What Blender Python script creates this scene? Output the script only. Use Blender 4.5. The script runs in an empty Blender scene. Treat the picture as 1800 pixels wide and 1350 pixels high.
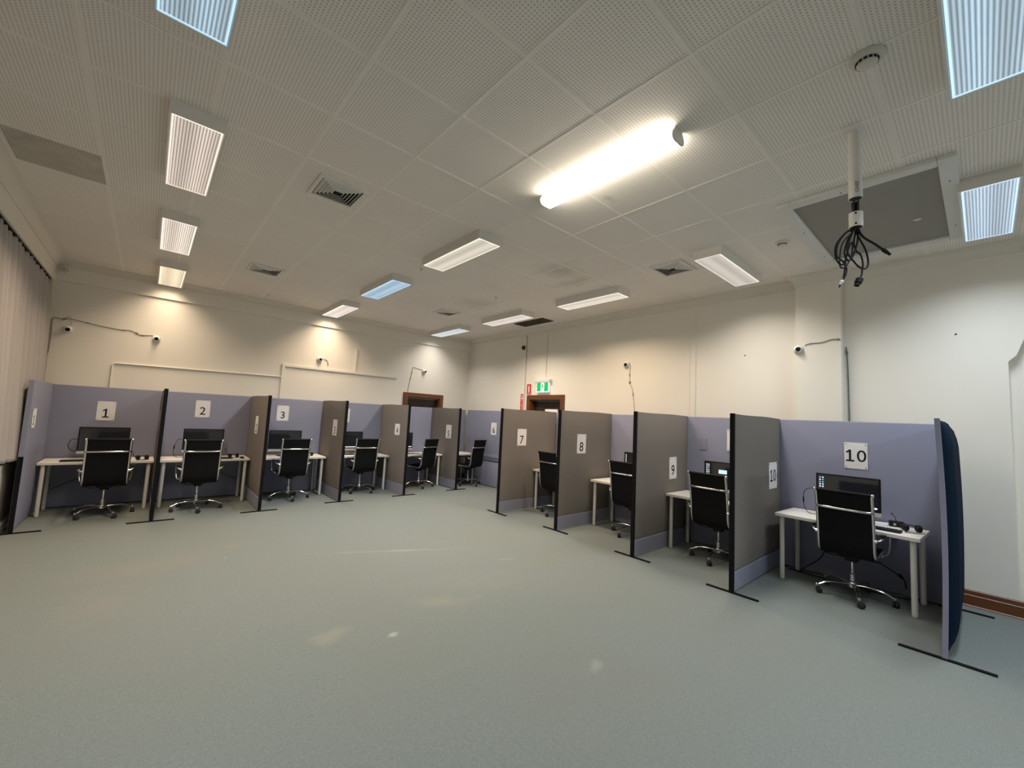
import bpy, bmesh, math, random
from mathutils import Vector, Matrix
random.seed(7)
PI = math.pi
C = bpy.context.scene.collection
SC = bpy.context.scene

# ------------------------------------------------------------------ camera
CAM = bpy.data.cameras.new('camera')
cam = bpy.data.objects.new('camera', CAM)
C.objects.link(cam)
R = [Vector((0.74889433, -0.66075572, 0.05058818)),     # camera right in world
     Vector((0.09275092, 0.02892412, -0.99526914)),     # camera down
     Vector((0.65616656, 0.75004352, 0.08294681))]      # camera forward
m = Matrix.Identity(4)
for i in range(3):
    m[i][0] = R[0][i]; m[i][1] = -R[1][i]; m[i][2] = -R[2][i]
m[2][3] = 1.65
cam.matrix_world = m
CAM.sensor_fit = 'HORIZONTAL'
CAM.sensor_width = 36.0
CAM.lens = 36.0 * 727.94 / 1800.0
CAM.clip_start = 0.05
SC.camera = cam

# ------------------------------------------------------------------ world and exposure
W = bpy.data.worlds.new('world'); SC.world = W; W.use_nodes = True
W.node_tree.nodes['Background'].inputs[0].default_value = (0.55, 0.65, 0.8, 1)
W.node_tree.nodes['Background'].inputs[1].default_value = 0.35
SC.view_settings.view_transform = 'Standard'
SC.view_settings.look = 'None'
SC.view_settings.exposure = 0.14
SC.view_settings.gamma = 1.0
SC.view_settings.use_curve_mapping = False
SC.cycles.max_bounces = 8
SC.cycles.diffuse_bounces = 6
SC.cycles.glossy_bounces = 4
SC.cycles.sample_clamp_indirect = 4.0
SC.cycles.use_denoising = True

WARM = (1.0, 0.78, 0.56); WARM2 = (1.0, 0.84, 0.68); NEUT = (1.0, 0.93, 0.84); COOL = (0.78, 0.90, 1.0); COLD = (0.82, 0.91, 1.0)
POWER = 44.0            # watts of one ceiling light
ROOMH = 3.69

# ------------------------------------------------------------------ materials
MATS = {}
def mat(name, col, rough=0.6, metal=0.0, spec=0.5, emit=None, es=1.0, noise=None, bump=None, sheen=0.0):
    """plain or lightly mottled procedural surface. noise=(scale, amount); bump=(scale, strength)"""
    if name in MATS: return MATS[name]
    M = bpy.data.materials.new(name); M.use_nodes = True
    nt = M.node_tree; b = nt.nodes['Principled BSDF']
    b.inputs['Base Color'].default_value = (*col, 1)
    b.inputs['Roughness'].default_value = rough
    b.inputs['Metallic'].default_value = metal
    b.inputs['Specular IOR Level'].default_value = spec
    if sheen: b.inputs['Sheen Weight'].default_value = sheen
    if emit:
        b.inputs['Emission Color'].default_value = (*emit, 1); b.inputs['Emission Strength'].default_value = es
    if noise or bump:
        tc = nt.nodes.new('ShaderNodeTexCoord')
    if noise:
        n = nt.nodes.new('ShaderNodeTexNoise'); n.inputs['Scale'].default_value = noise[0]; n.inputs['Detail'].default_value = 4
        nt.links.new(tc.outputs['Object'], n.inputs['Vector'])
        mx = nt.nodes.new('ShaderNodeMix'); mx.data_type = 'RGBA'
        a = noise[1]
        mx.inputs[6].default_value = (*[c * (1 - a) for c in col], 1)
        mx.inputs[7].default_value = (*[min(1, c * (1 + a)) for c in col], 1)
        nt.links.new(n.outputs['Fac'], mx.inputs[0]); nt.links.new(mx.outputs[2], b.inputs['Base Color'])
    if bump:
        n2 = nt.nodes.new('ShaderNodeTexNoise'); n2.inputs['Scale'].default_value = bump[0]; n2.inputs['Detail'].default_value = 3
        nt.links.new(tc.outputs['Object'], n2.inputs['Vector'])
        bp = nt.nodes.new('ShaderNodeBump'); bp.inputs['Strength'].default_value = bump[1]; bp.inputs['Distance'].default_value = 0.002
        nt.links.new(n2.outputs['Fac'], bp.inputs['Height']); nt.links.new(bp.outputs['Normal'], b.inputs['Normal'])
    MATS[name] = M
    return M

def N(nt, kind, **kw):
    n = nt.nodes.new(kind)
    for k, v in kw.items(): setattr(n, k, v)
    return n
def mth(nt, op, a, b=None, c=None, clamp=False):
    n = N(nt, 'ShaderNodeMath', operation=op, use_clamp=clamp)
    for i, v in enumerate((a, b, c)):
        if v is None: continue
        if isinstance(v, (int, float)): n.inputs[i].default_value = v
        else: nt.links.new(v, n.inputs[i])
    return n.outputs[0]
def mixc(nt, fac, a, b):
    n = N(nt, 'ShaderNodeMix', data_type='RGBA')
    for i, v in ((0, fac), (6, a), (7, b)):
        if isinstance(v, (int, float)): n.inputs[i].default_value = v
        elif isinstance(v, tuple): n.inputs[i].default_value = (*v, 1)
        else: nt.links.new(v, n.inputs[i])
    return n.outputs[2]
def noise_out(nt, vec, scale, detail=3, rough=0.5):
    n = N(nt, 'ShaderNodeTexNoise'); n.inputs['Scale'].default_value = scale; n.inputs['Detail'].default_value = detail
    n.inputs['Roughness'].default_value = rough
    nt.links.new(vec, n.inputs['Vector']); return n.outputs['Fac']
def patch(nt, x, y, cx, cy, rx, ry, edge, nz=None, rot=0.0):
    """soft ellipse mask, ragged by noise"""
    dx = mth(nt, 'SUBTRACT', x, cx); dy = mth(nt, 'SUBTRACT', y, cy)
    if rot:
        c, s = math.cos(rot), math.sin(rot)
        dx, dy = (mth(nt, 'ADD', mth(nt, 'MULTIPLY', dx, c), mth(nt, 'MULTIPLY', dy, s)),
                  mth(nt, 'SUBTRACT', mth(nt, 'MULTIPLY', dy, c), mth(nt, 'MULTIPLY', dx, s)))
    a = mth(nt, 'POWER', mth(nt, 'DIVIDE', dx, rx), 2.0) if False else mth(nt, 'MULTIPLY', mth(nt, 'DIVIDE', dx, rx), mth(nt, 'DIVIDE', dx, rx))
    b = mth(nt, 'MULTIPLY', mth(nt, 'DIVIDE', dy, ry), mth(nt, 'DIVIDE', dy, ry))
    d = mth(nt, 'SQRT', mth(nt, 'ADD', a, b))
    if nz is not None: d = mth(nt, 'ADD', d, mth(nt, 'MULTIPLY', mth(nt, 'SUBTRACT', nz, 0.5), 1.6))
    return mth(nt, 'DIVIDE', mth(nt, 'SUBTRACT', 1.0, d), edge, clamp=True)

def carpet_material():
    M = bpy.data.materials.new('carpet'); M.use_nodes = True; nt = M.node_tree; b = nt.nodes['Principled BSDF']
    g = N(nt, 'ShaderNodeNewGeometry'); pos = g.outputs['Position']
    sx = N(nt, 'ShaderNodeSeparateXYZ'); nt.links.new(pos, sx.inputs[0]); x, y = sx.outputs[0], sx.outputs[1]
    f1 = noise_out(nt, pos, 160, 3, 0.85); f2 = noise_out(nt, pos, 42, 4, 0.8); f3 = noise_out(nt, pos, 0.9, 3); f4 = noise_out(nt, pos, 5, 4)
    base = mixc(nt, f1, (0.018, 0.029, 0.028), (0.365, 0.402, 0.380))
    base = mixc(nt, mth(nt, 'MULTIPLY', mth(nt, 'SUBTRACT', f2, 0.35, clamp=True), 1.2), base, (0.115, 0.132, 0.128))
    base = mixc(nt, mth(nt, 'MULTIPLY', mth(nt, 'SUBTRACT', f3, 0.40, clamp=True), 1.1), base, (0.19, 0.19, 0.165))
    # worn and stained places
    yel = (0.27, 0.265, 0.205); red = (0.25, 0.215, 0.19); pale = (0.36, 0.355, 0.31)
    for (cx, cy, rx, ry, e, col, k, rot) in CARPET_MARKS(yel, red, pale):
        msk = patch(nt, x, y, cx, cy, rx, ry, e, f4, rot)
        base = mixc(nt, mth(nt, 'MULTIPLY', msk, k), base, col)
    # scattered lint
    v = N(nt, 'ShaderNodeTexVoronoi'); v.inputs['Scale'].default_value = 1.7; nt.links.new(pos, v.inputs['Vector'])
    dot = mth(nt, 'LESS_THAN', v.outputs['Distance'], 0.012)
    base = mixc(nt, mth(nt, 'MULTIPLY', dot, 0.8), base, (0.75, 0.75, 0.7))
    nt.links.new(base, b.inputs['Base Color'])
    b.inputs['Roughness'].default_value = 0.95; b.inputs['Specular IOR Level'].default_value = 0.12
    bp = N(nt, 'ShaderNodeBump'); bp.inputs['Strength'].default_value = 0.5; bp.inputs['Distance'].default_value = 0.003
    nt.links.new(f1, bp.inputs['Height']); nt.links.new(bp.outputs[0], b.inputs['Normal'])
    return M
def CARPET_MARKS(yel, red, pale):
    return [(1.16, 3.19, 0.20, 0.11, 0.8, yel, 0.50, 0.3), (1.54, 2.96, 0.055, 0.035, 0.7, pale, 0.75, 0.3),
            (2.12, 3.24, 0.40, 0.15, 1.0, yel, 0.42, -0.5), (2.48, 4.67, 1.0, 0.045, 1.2, pale, 0.38, -0.44),
            (0.15, 5.55, 0.75, 0.35, 1.2, red, 0.42, 0.1), (-0.15, 4.7, 0.35, 0.55, 1.2, red, 0.32, 0.0),
            (3.35, 3.75, 0.16, 0.03, 1.0, pale, 0.35, -0.5), (2.46, 1.80, 0.12, 0.05, 1.0, pale, 0.35, 0.5),
            (2.65, 3.4, 0.9, 0.35, 1.3, yel, 0.20, -0.45), (0.9, 5.85, 0.2, 0.08, 1.0, red, 0.35, -0.4)]

TX0, TXS, TY0, TYS = 1.425, 0.634, 0.355, 0.6455
def ceiling_material():
    M = bpy.data.materials.new('perforated_ceiling_tile'); M.use_nodes = True; nt = M.node_tree; b = nt.nodes['Principled BSDF']
    g = N(nt, 'ShaderNodeNewGeometry'); pos = g.outputs['Position']
    sx = N(nt, 'ShaderNodeSeparateXYZ'); nt.links.new(pos, sx.inputs[0]); x, y = sx.outputs[0], sx.outputs[1]
    def cell(v, o, s):   # -0.5..0.5 inside one cell
        return mth(nt, 'SUBTRACT', mth(nt, 'FRACT', mth(nt, 'DIVIDE', mth(nt, 'SUBTRACT', v, o - 40 * s), s)), 0.5)
    hx = cell(x, TX0, TXS / 31.0); hy = cell(y, TY0, TYS / 31.0)
    r = mth(nt, 'SQRT', mth(nt, 'ADD', mth(nt, 'MULTIPLY', hx, hx), mth(nt, 'MULTIPLY', hy, hy)))
    hole = mth(nt, 'LESS_THAN', r, 0.27)
    ex = mth(nt, 'ABSOLUTE', cell(x, TX0, TXS)); ey = mth(nt, 'ABSOLUTE', cell(y, TY0, TYS))
    inner = mth(nt, 'LESS_THAN', mth(nt, 'MAXIMUM', ex, ey), 0.480)
    hole = mth(nt, 'MULTIPLY', hole, inner)
    f = noise_out(nt, pos, 1.1, 4); f2 = noise_out(nt, pos, 6, 4)
    base = mixc(nt, f, (0.84, 0.79, 0.735), (0.90, 0.855, 0.80))
    brown = (0.20, 0.165, 0.10)
    # the one water-stained tile by the left wall and fainter marks elsewhere
    tx0, tx1, ty0, ty1 = -1.05, TX0 - 3 * TXS, TY0 + 7 * TYS, TY0 + 8 * TYS
    a = mth(nt, 'MULTIPLY', mth(nt, 'GREATER_THAN', x, tx0), mth(nt, 'LESS_THAN', x, tx1))
    c = mth(nt, 'MULTIPLY', mth(nt, 'GREATER_THAN', y, ty0), mth(nt, 'LESS_THAN', y, ty1))
    st = mth(nt, 'MULTIPLY', mth(nt, 'MULTIPLY', a, c), mth(nt, 'ADD', 0.25, mth(nt, 'MULTIPLY', f2, 0.5)))
    base = mixc(nt, st, base, brown)
    for (cx, cy, rx, ry, k) in [(4.05, 3.75, 0.35, 0.35, 0.30), (4.55, 3.9, 0.2, 0.5, 0.25), (3.0, 2.2, 0.12, 0.05, 0.3), (4.3, 6.0, 0.5, 0.4, 0.2)]:
        base = mixc(nt, mth(nt, 'MULTIPLY', patch(nt, x, y, cx, cy, rx, ry, 0.9, f2), k), base, brown)
    col = mixc(nt, mth(nt, 'MULTIPLY', hole, 0.38), base, (0.12, 0.112, 0.10))
    nt.links.new(col, b.inputs['Base Color']); b.inputs['Roughness'].default_value = 0.8; b.inputs['Specular IOR Level'].default_value = 0.2
    return M

def fabric(name, col, scale=160, amt=0.16):
    M = bpy.data.materials.new(name); M.use_nodes = True; nt = M.node_tree; b = nt.nodes['Principled BSDF']
    tc = N(nt, 'ShaderNodeTexCoord'); v = tc.outputs['Object']
    f1 = noise_out(nt, v, scale, 2, 0.7); f2 = noise_out(nt, v, 3.0, 4)
    c = mixc(nt, f1, tuple(k * (1 - amt * 1.4) for k in col), tuple(k * (1 + amt * 1.4) for k in col))
    c = mixc(nt, mth(nt, 'MULTIPLY', f2, 0.35), c, tuple(k * 0.86 for k in col))
    nt.links.new(c, b.inputs['Base Color']); b.inputs['Roughness'].default_value = 0.95
    b.inputs['Specular IOR Level'].default_value = 0.05
    bp = N(nt, 'ShaderNodeBump'); bp.inputs['Strength'].default_value = 0.3; bp.inputs['Distance'].default_value = 0.001
    nt.links.new(f1, bp.inputs['Height']); nt.links.new(bp.outputs[0], b.inputs['Normal'])
    MATS[name] = M; return M

def wood(name, c1, c2, along=2):
    M = bpy.data.materials.new(name); M.use_nodes = True; nt = M.node_tree; b = nt.nodes['Principled BSDF']
    tc = N(nt, 'ShaderNodeTexCoord'); mp = N(nt, 'ShaderNodeMapping')
    s = [14, 14, 14]; s[along] = 1.2; mp.inputs['Scale'].default_value = s
    nt.links.new(tc.outputs['Object'], mp.inputs['Vector'])
    f = noise_out(nt, mp.outputs[0], 3, 5); c = mixc(nt, f, c1, c2)
    nt.links.new(c, b.inputs['Base Color']); b.inputs['Roughness'].default_value = 0.38
    return M

def diffuser_material(name, col, strength, axis):
    """ribbed prismatic panel: light and dark ribs that run along the lamp, soft tubes behind it"""
    M = bpy.data.materials.new(name); M.use_nodes = True; nt = M.node_tree; b = nt.nodes['Principled BSDF']
    tc = N(nt, 'ShaderNodeTexCoord'); sx = N(nt, 'ShaderNodeSeparateXYZ'); nt.links.new(tc.outputs['Object'], sx.inputs[0])
    u = sx.outputs[0]; v = sx.outputs[1]
    w = mth(nt, 'SINE', mth(nt, 'MULTIPLY', u, 2 * PI / 0.0185))
    rib = mth(nt, 'ADD', 0.60, mth(nt, 'MULTIPLY', w, 0.38))
    band = mth(nt, 'ADD', 0.84, mth(nt, 'MULTIPLY', mth(nt, 'COSINE', mth(nt, 'MULTIPLY', mth(nt, 'SUBTRACT', u, 0.045), 2 * PI / 0.19)), 0.18))
    rib = mth(nt, 'MULTIPLY', rib, band)
    fine = mth(nt, 'ADD', 0.95, mth(nt, 'MULTIPLY', mth(nt, 'SINE', mth(nt, 'MULTIPLY', v, 2 * PI / 0.010)), 0.07))
    edge = mth(nt, 'MAXIMUM', mth(nt, 'GREATER_THAN', mth(nt, 'ABSOLUTE', u), 0.134), mth(nt, 'GREATER_THAN', mth(nt, 'ABSOLUTE', v), 0.594))
    s = mth(nt, 'MAXIMUM', mth(nt, 'MULTIPLY', rib, fine), mth(nt, 'MULTIPLY', edge, 1.15))
    s = mth(nt, 'MULTIPLY', s, strength)
    b.inputs['Base Color'].default_value = (0.6, 0.6, 0.6, 1)
    b.inputs['Roughness'].default_value = 0.3
    b.inputs['Emission Color'].default_value = (*col, 1); nt.links.new(s, b.inputs['Emission Strength'])
    return M

CREAM = mat('cream_wall_paint', (0.78, 0.745, 0.67), 0.75, noise=(1.3, 0.03), bump=(60, 0.08), spec=0.25)
CORN = mat('cornice_paint', (0.74, 0.70, 0.63), 0.7, spec=0.25)
BATTEN = mat('ceiling_batten_paint', (0.86, 0.815, 0.76), 0.7, spec=0.25)
WHITE = mat('white_enamel', (0.72, 0.70, 0.66), 0.45)
CHROME = mat('chrome', (0.78, 0.77, 0.75), 0.16, 1.0)
STEEL = mat('brushed_steel', (0.6, 0.6, 0.6), 0.35, 1.0)
LEATHER = mat('black_leather', (0.006, 0.006, 0.007), 0.6, spec=0.15, bump=(120, 0.3))
BLACK = mat('black_plastic', (0.007, 0.007, 0.008), 0.5, spec=0.25)
BLACKM = mat('black_trim', (0.005, 0.005, 0.006), 0.6, spec=0.15)
RUBBER = mat('black_rubber', (0.02, 0.02, 0.022), 0.7)
DESKW = mat('white_laminate', (0.80, 0.77, 0.71), 0.45, noise=(4, 0.03))
LEGW = mat('white_powder_coat', (0.74, 0.72, 0.66), 0.4)
PAPER = mat('white_paper', (0.82, 0.81, 0.80), 0.85, spec=0.15)
INK = mat('black_ink', (0.015, 0.015, 0.018), 0.8, spec=0.1)
CHIN = mat('silver_plastic', (0.50, 0.49, 0.47), 0.4)
SCREEN = mat('dark_screen_glass', (0.022, 0.023, 0.028), 0.08, spec=0.6)
TAUPE = fabric('taupe_partition_fabric', (0.215, 0.195, 0.175))
LILAC = fabric('lilac_grey_partition_fabric', (0.275, 0.285, 0.375))
KICK = mat('lilac_grey_kick_strip', (0.25, 0.26, 0.33), 0.6)
NAVY = fabric('navy_partition_fabric', (0.004, 0.012, 0.028))
CURT = fabric('grey_curtain_fabric', (0.42, 0.39, 0.375), 90, 0.08)
CARPET = carpet_material()
CEIL = ceiling_material()
DOORW = wood('brown_door_wood', (0.085, 0.028, 0.009), (0.17, 0.062, 0.022), 2)
DARKW = wood('dark_door_wood', (0.018, 0.008, 0.004), (0.045, 0.017, 0.008), 2)
SKIRT = wood('brown_skirting_wood', (0.09, 0.028, 0.008), (0.17, 0.062, 0.018), 1)
CABLEG = mat('grey_cable', (0.28, 0.24, 0.19), 0.6)
CABLEW = mat('white_cable', (0.62, 0.6, 0.55), 0.6)
RED = mat('red_sign', (0.55, 0.03, 0.03), 0.5)
GREEN = mat('green_sign', (0.0, 0.35, 0.10), 0.4, emit=(0.0, 0.50, 0.12), es=0.45)
LITW = mat('lit_white_sign', (0.8, 0.85, 0.82), 0.4, emit=(0.85, 1.0, 0.95), es=0.5)
DARKG = mat('dark_grille', (0.03, 0.028, 0.025), 0.8)
BROWNG = mat('brown_grille', (0.09, 0.075, 0.06), 0.8)
HATCHG = mat('grey_hatch_board', (0.29, 0.275, 0.245), 0.8, noise=(5, 0.06))
ICONW = mat('screen_icon_white', (0.5, 0.5, 0.5), 0.4, emit=(0.80, 0.90, 1.0), es=0.9)
ICONB = mat('screen_icon_blue', (0.1, 0.3, 0.4), 0.4, emit=(0.16, 0.55, 0.8), es=0.8)
NOTICE = mat('screen_notice_blue', (0.3, 0.5, 0.55), 0.4, emit=(0.55, 0.85, 0.92), es=0.95)
PINM = mat('dark_pin', (0.08, 0.08, 0.09), 0.4)
MESHD = mat('dark_backing', (0.02, 0.02, 0.02), 0.9)

# ------------------------------------------------------------------ mesh helpers
class MB:
    def __init__(s): s.b = bmesh.new(); s.mi = 0
    def _f(s, vs):
        try:
            f = s.b.faces.new(vs); f.material_index = s.mi; return f
        except ValueError: return None
    def box(s, x0, x1, y0, y1, z0, z1):
        v = [s.b.verts.new(p) for p in ((x0,y0,z0),(x1,y0,z0),(x1,y1,z0),(x0,y1,z0),(x0,y0,z1),(x1,y0,z1),(x1,y1,z1),(x0,y1,z1))]
        for q in ((0,3,2,1),(4,5,6,7),(0,1,5,4),(1,2,6,5),(2,3,7,6),(3,0,4,7)): s._f([v[i] for i in q])
        return s
    def rbox(s, x0, x1, y0, y1, z0, z1, r=0.005, seg=2):
        t = bmesh.new()
        bmesh.ops.create_cube(t, size=1.0)
        for v in t.verts: v.co = Vector(((x0+x1)/2+v.co.x*(x1-x0), (y0+y1)/2+v.co.y*(y1-y0), (z0+z1)/2+v.co.z*(z1-z0)))
        bmesh.ops.bevel(t, geom=list(t.edges), offset=r, segments=seg, affect='EDGES', profile=0.5)
        s.add(t); t.free(); return s
    def add(s, t, mx=None):
        mp = {}
        for v in t.verts: mp[v.index if v.index >= 0 else id(v)] = None
        t.verts.index_update()
        nv = [s.b.verts.new(mx @ v.co if mx else v.co) for v in t.verts]
        for f in t.faces: s._f([nv[v.index] for v in f.verts])
    def tube(s, pts, r, n=10, close=False, caps=True, flat=None):
        """swept tube along points; r is a radius or list; flat=(sx) squashes sideways"""
        P = [Vector(p) for p in pts]; k = len(P)
        rs = r if isinstance(r, (list, tuple)) else [r]*k
        up = Vector((0,0,1)); rings = []
        prev = None
        for i, p in enumerate(P):
            if close: t = P[(i+1) % k] - P[i-1]
            else: t = P[min(i+1,k-1)] - P[max(i-1,0)]
            if t.length < 1e-9: t = Vector((0,0,1))
            t.normalize()
            if prev is None:
                a = up if abs(t.z) < 0.95 else Vector((1,0,0))
                u = t.cross(a).normalized()
            else:
                u = (prev - t * prev.dot(t))
                if u.length < 1e-6: u = t.cross(up)
                u.normalize()
            prev = u; w = t.cross(u)
            rings.append([s.b.verts.new(p + u*math.cos(2*PI*j/n)*rs[i]*(flat[0] if flat else 1) + w*math.sin(2*PI*j/n)*rs[i]*(flat[1] if flat else 1)) for j in range(n)])
        for i in range(k if close else k-1):
            A, B = rings[i], rings[(i+1) % k]
            for j in range(n): s._f([A[j], A[(j+1)%n], B[(j+1)%n], B[j]])
        if caps and not close: s._f(rings[0][::-1]); s._f(rings[-1])
        return s
    def cyl(s, p0, p1, r, n=16, r2=None):
        return s.tube([p0, p1], [r, r if r2 is None else r2], n)
    def lathe(s, prof, n=24, axis='z', o=(0,0,0)):
        rings = []
        def P(r, h, a):
            c, q = r*math.cos(a), r*math.sin(a)
            v = {'z': (c, q, h), 'y': (c, h, q), 'x': (h, c, q)}[axis]
            return (v[0]+o[0], v[1]+o[1], v[2]+o[2])
        for r, h in prof: rings.append([s.b.verts.new(P(max(r, 1e-4), h, 2*PI*j/n)) for j in range(n)])
        for i in range(len(prof)-1):
            for j in range(n): s._f([rings[i][j], rings[i][(j+1)%n], rings[i+1][(j+1)%n], rings[i+1][j]])
        s._f(rings[0][::-1]); s._f(rings[-1]); return s
    def prism(s, poly, h0, h1, axis='x'):
        """polygon in the other two axes, extruded h0..h1 along axis"""
        def P(a, b, h): return {'x': (h, a, b), 'y': (a, h, b), 'z': (a, b, h)}[axis]
        A = [s.b.verts.new(P(a, b, h0)) for a, b in poly]; B = [s.b.verts.new(P(a, b, h1)) for a, b in poly]
        s._f(A[::-1]); s._f(B)
        for i in range(len(poly)):
            j = (i+1) % len(poly); s._f([A[i], A[j], B[j], B[i]])
        return s
    def sweep(s, prof, path_fn, n):
        """prof: list of (a,b); path_fn(i)->function mapping (a,b) to point; n stations"""
        rings = []
        for i in range(n):
            fn = path_fn(i); rings.append([s.b.verts.new(fn(a, b)) for a, b in prof])
        k = len(prof)
        for i in range(n-1):
            for j in range(k): s._f([rings[i][j], rings[i][(j+1)%k], rings[i+1][(j+1)%k], rings[i+1][j]])
        s._f(rings[0][::-1]); s._f(rings[-1]); return s

def setp(o, label=None, cat=None, group=None, kind=None):
    if label: o['label'] = label
    if cat: o['category'] = cat
    if group: o['group'] = group
    if kind: o['kind'] = kind
    return o
def obj(name, mb, mats, parent=None, smooth=False, loc=None, rotz=None):
    bmesh.ops.recalc_face_normals(mb.b, faces=list(mb.b.faces))
    me = bpy.data.meshes.new(name); mb.b.to_mesh(me); mb.b.free()
    for M in (mats if isinstance(mats, (list, tuple)) else [mats]): me.materials.append(M)
    if smooth:
        me.polygons.foreach_set('use_smooth', [True]*len(me.polygons))
        try: me.set_sharp_from_angle(angle=math.radians(40))
        except Exception: pass
    o = bpy.data.objects.new(name, me); C.objects.link(o)
    if parent is not None: o.parent = parent
    if loc is not None: o.location = loc
    if rotz is not None: o.rotation_euler = (0, 0, rotz)
    return o
def thing(name, label, cat, loc=(0,0,0), rotz=0.0, group=None):
    o = bpy.data.objects.new(name, None); C.objects.link(o)
    o.location = loc; o.rotation_euler = (0, 0, rotz); o.empty_display_size = 0.1
    return setp(o, label, cat, group)
def struct(name, mb, mats, **kw):
    o = obj(name, mb, mats, **kw)
    if kw.get('parent') is None: o['kind'] = 'structure'
    return o
def copy_tree(o, parent=None):
    c = o.copy(); C.objects.link(c); c.parent = parent
    for ch in list(o.children): copy_tree(ch, c)
    return c

def text_mesh(name, body, size, m, extrude=0.0003, parent=None):
    cu = bpy.data.curves.new(name, 'FONT'); cu.body = body; cu.size = size; cu.extrude = extrude; cu.align_x = 'CENTER'; cu.align_y = 'CENTER'
    tmp = bpy.data.objects.new(name, cu)
    me = bpy.data.meshes.new_from_object(tmp)
    bpy.data.objects.remove(tmp); bpy.data.curves.remove(cu)
    me.materials.clear(); me.materials.append(m)
    o = bpy.data.objects.new(name, me); C.objects.link(o)
    if parent is not None: o.parent = parent
    return o

# ------------------------------------------------------------------ room shell
XL, XR, YB, YF = -1.20, 6.43, 9.15, -4.5
b = MB(); b.box(XL-0.6, XR+0.4, YF-0.2, YB+0.4, -0.12, 0.0); struct('floor', b, CARPET)
b = MB(); b.box(XL-0.6, XR+0.4, YF-0.2, YB+0.4, ROOMH, ROOMH+0.12)
b.mi = 1
k = -4
while TX0 + k*TXS < XR:
    xx = TX0 + k*TXS
    if xx > XL: b.box(xx-0.007, xx+0.007, YF, YB-0.1, ROOMH-0.003, ROOMH+0.01)
    k += 1
k = -8
while TY0 + k*TYS < YB-0.1:
    yy = TY0 + k*TYS
    if yy > YF: b.box(XL+0.1, XR-0.1, yy-0.007, yy+0.007, ROOMH-0.004, ROOMH+0.01)
    k += 1
struct('ceiling', b, [CEIL, BATTEN])
# back wall with the shallow beam under the cornice, and the door opening
def wall_with_hole(b, lo, hi, top, h0, h1, htop, f):
    f(b, lo, h0, 0, top); f(b, h1, hi, 0, top); f(b, h0, h1, htop, top)
b = MB()
wall_with_hole(b, XL-0.4, XR+0.2, ROOMH, 4.67, 5.57, 2.05, lambda q, a, c, z0, z1: q.box(a, c, YB, YB+0.2, z0, z1))
b.box(XL, XR, YB-0.03, YB, 3.378, 3.59)
struct('wall_back', b, CREAM)
# right wall, with a door opening and a shallow arched alcove near the camera
b = MB()
b.box(XR, XR+0.2, 6.69, YB+0.2, 0, ROOMH); b.box(XR, XR+0.2, 5.78, 6.69, 2.09, ROOMH)
arch = [(5.78, 0), (5.78, ROOMH), (YF-0.2, ROOMH), (YF-0.2, 0), (-1.75, 0), (-1.75, 2.47), (-1.70, 2.53), (-1.66, 2.64), (-1.63, 2.72), (-1.62, 2.95),
        (-0.31, 2.95), (-0.30, 2.72), (-0.27, 2.64), (-0.235, 2.53), (-0.18, 2.47), (-0.18, 0)]
b.prism(arch, XR, XR+0.2, 'x')
b.box(XR+0.10, XR+0.20, -1.76, -0.17, 0, 3.0)
struct('wall_right', b, CREAM)
b = MB(); b.box(6.30, XR+0.01, 1.13, 1.60, 0, ROOMH); struct('wall_pier', b, CREAM)
b = MB()
b.box(XL-0.4, XL, YF-0.2, YB+0.2, 0, 0.80); b.box(XL-0.4, XL, YF-0.2, YB+0.2, 3.36, ROOMH)
b.box(XL-0.4, XL, YF-0.2, -2.0, 0.8, 3.36); b.box(XL-0.4, XL-0.14, 8.7, YB+0.2, 0.8, 3.36)
struct('wall_left', b, CREAM)
b = MB(); b.box(XL-0.4, XR+0.4, YF-0.2, YF, 0, ROOMH); struct('wall_front', b, CREAM)
# window behind the curtains
b = MB()
for k in range(9):
    y0 = -2.0 + k*1.3375 - 0.03
    b.box(XL-0.36, XL-0.30, y0, y0+0.06, 0.8, 3.36)
for zz in (0.8, 2.5, 3.30): b.box(XL-0.36, XL-0.30, -2.0, 8.7, zz, zz+0.06)
wf = struct('window_1', b, WHITE)
b = MB(); b.box(XL-0.335, XL-0.325, -2.0, 8.7, 0.8, 3.36); obj('window_pane', b, mat('night_glass', (0.03, 0.035, 0.04), 0.05), wf)
# cornice, one mitred cove round the room and round the pier
def cornice():
    path = [(XR, YF), (XR, 1.13), (6.30, 1.13), (6.30, 1.60), (XR, 1.60), (XR, YB), (XL, YB), (XL, YF)]
    D = 0.115
    prof = [(0.0, 3.578), (0.012, 3.578), (0.016, 3.592)] + [(0.016+0.087*(1-math.cos(t*PI/2/5)), 3.592+0.085*math.sin(t*PI/2/5)) for t in range(1, 6)] + [(D, 3.680), (D, 3.70), (0.0, 3.70)]
    n = len(path); offs = []
    for i in range(n):
        p = Vector(path[i])
        def nrm(a, c):
            d = (Vector(c)-Vector(a)).normalized(); return Vector((-d.y, d.x))   # left of travel = into the room
        ns = []
        if i > 0: ns.append(nrm(path[i-1], path[i]))
        if i < n-1: ns.append(nrm(path[i], path[i+1]))
        o = ns[0] if len(ns) == 1 else (ns[0]+ns[1]) / (1 + ns[0].dot(ns[1]))
        offs.append(o)
    b = MB()
    b.sweep(prof, lambda i: (lambda a, z: (path[i][0]+offs[i].x*a, path[i][1]+offs[i].y*a, z)), n)
    return struct('trim_1', b, CORN)
cornice()
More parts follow.
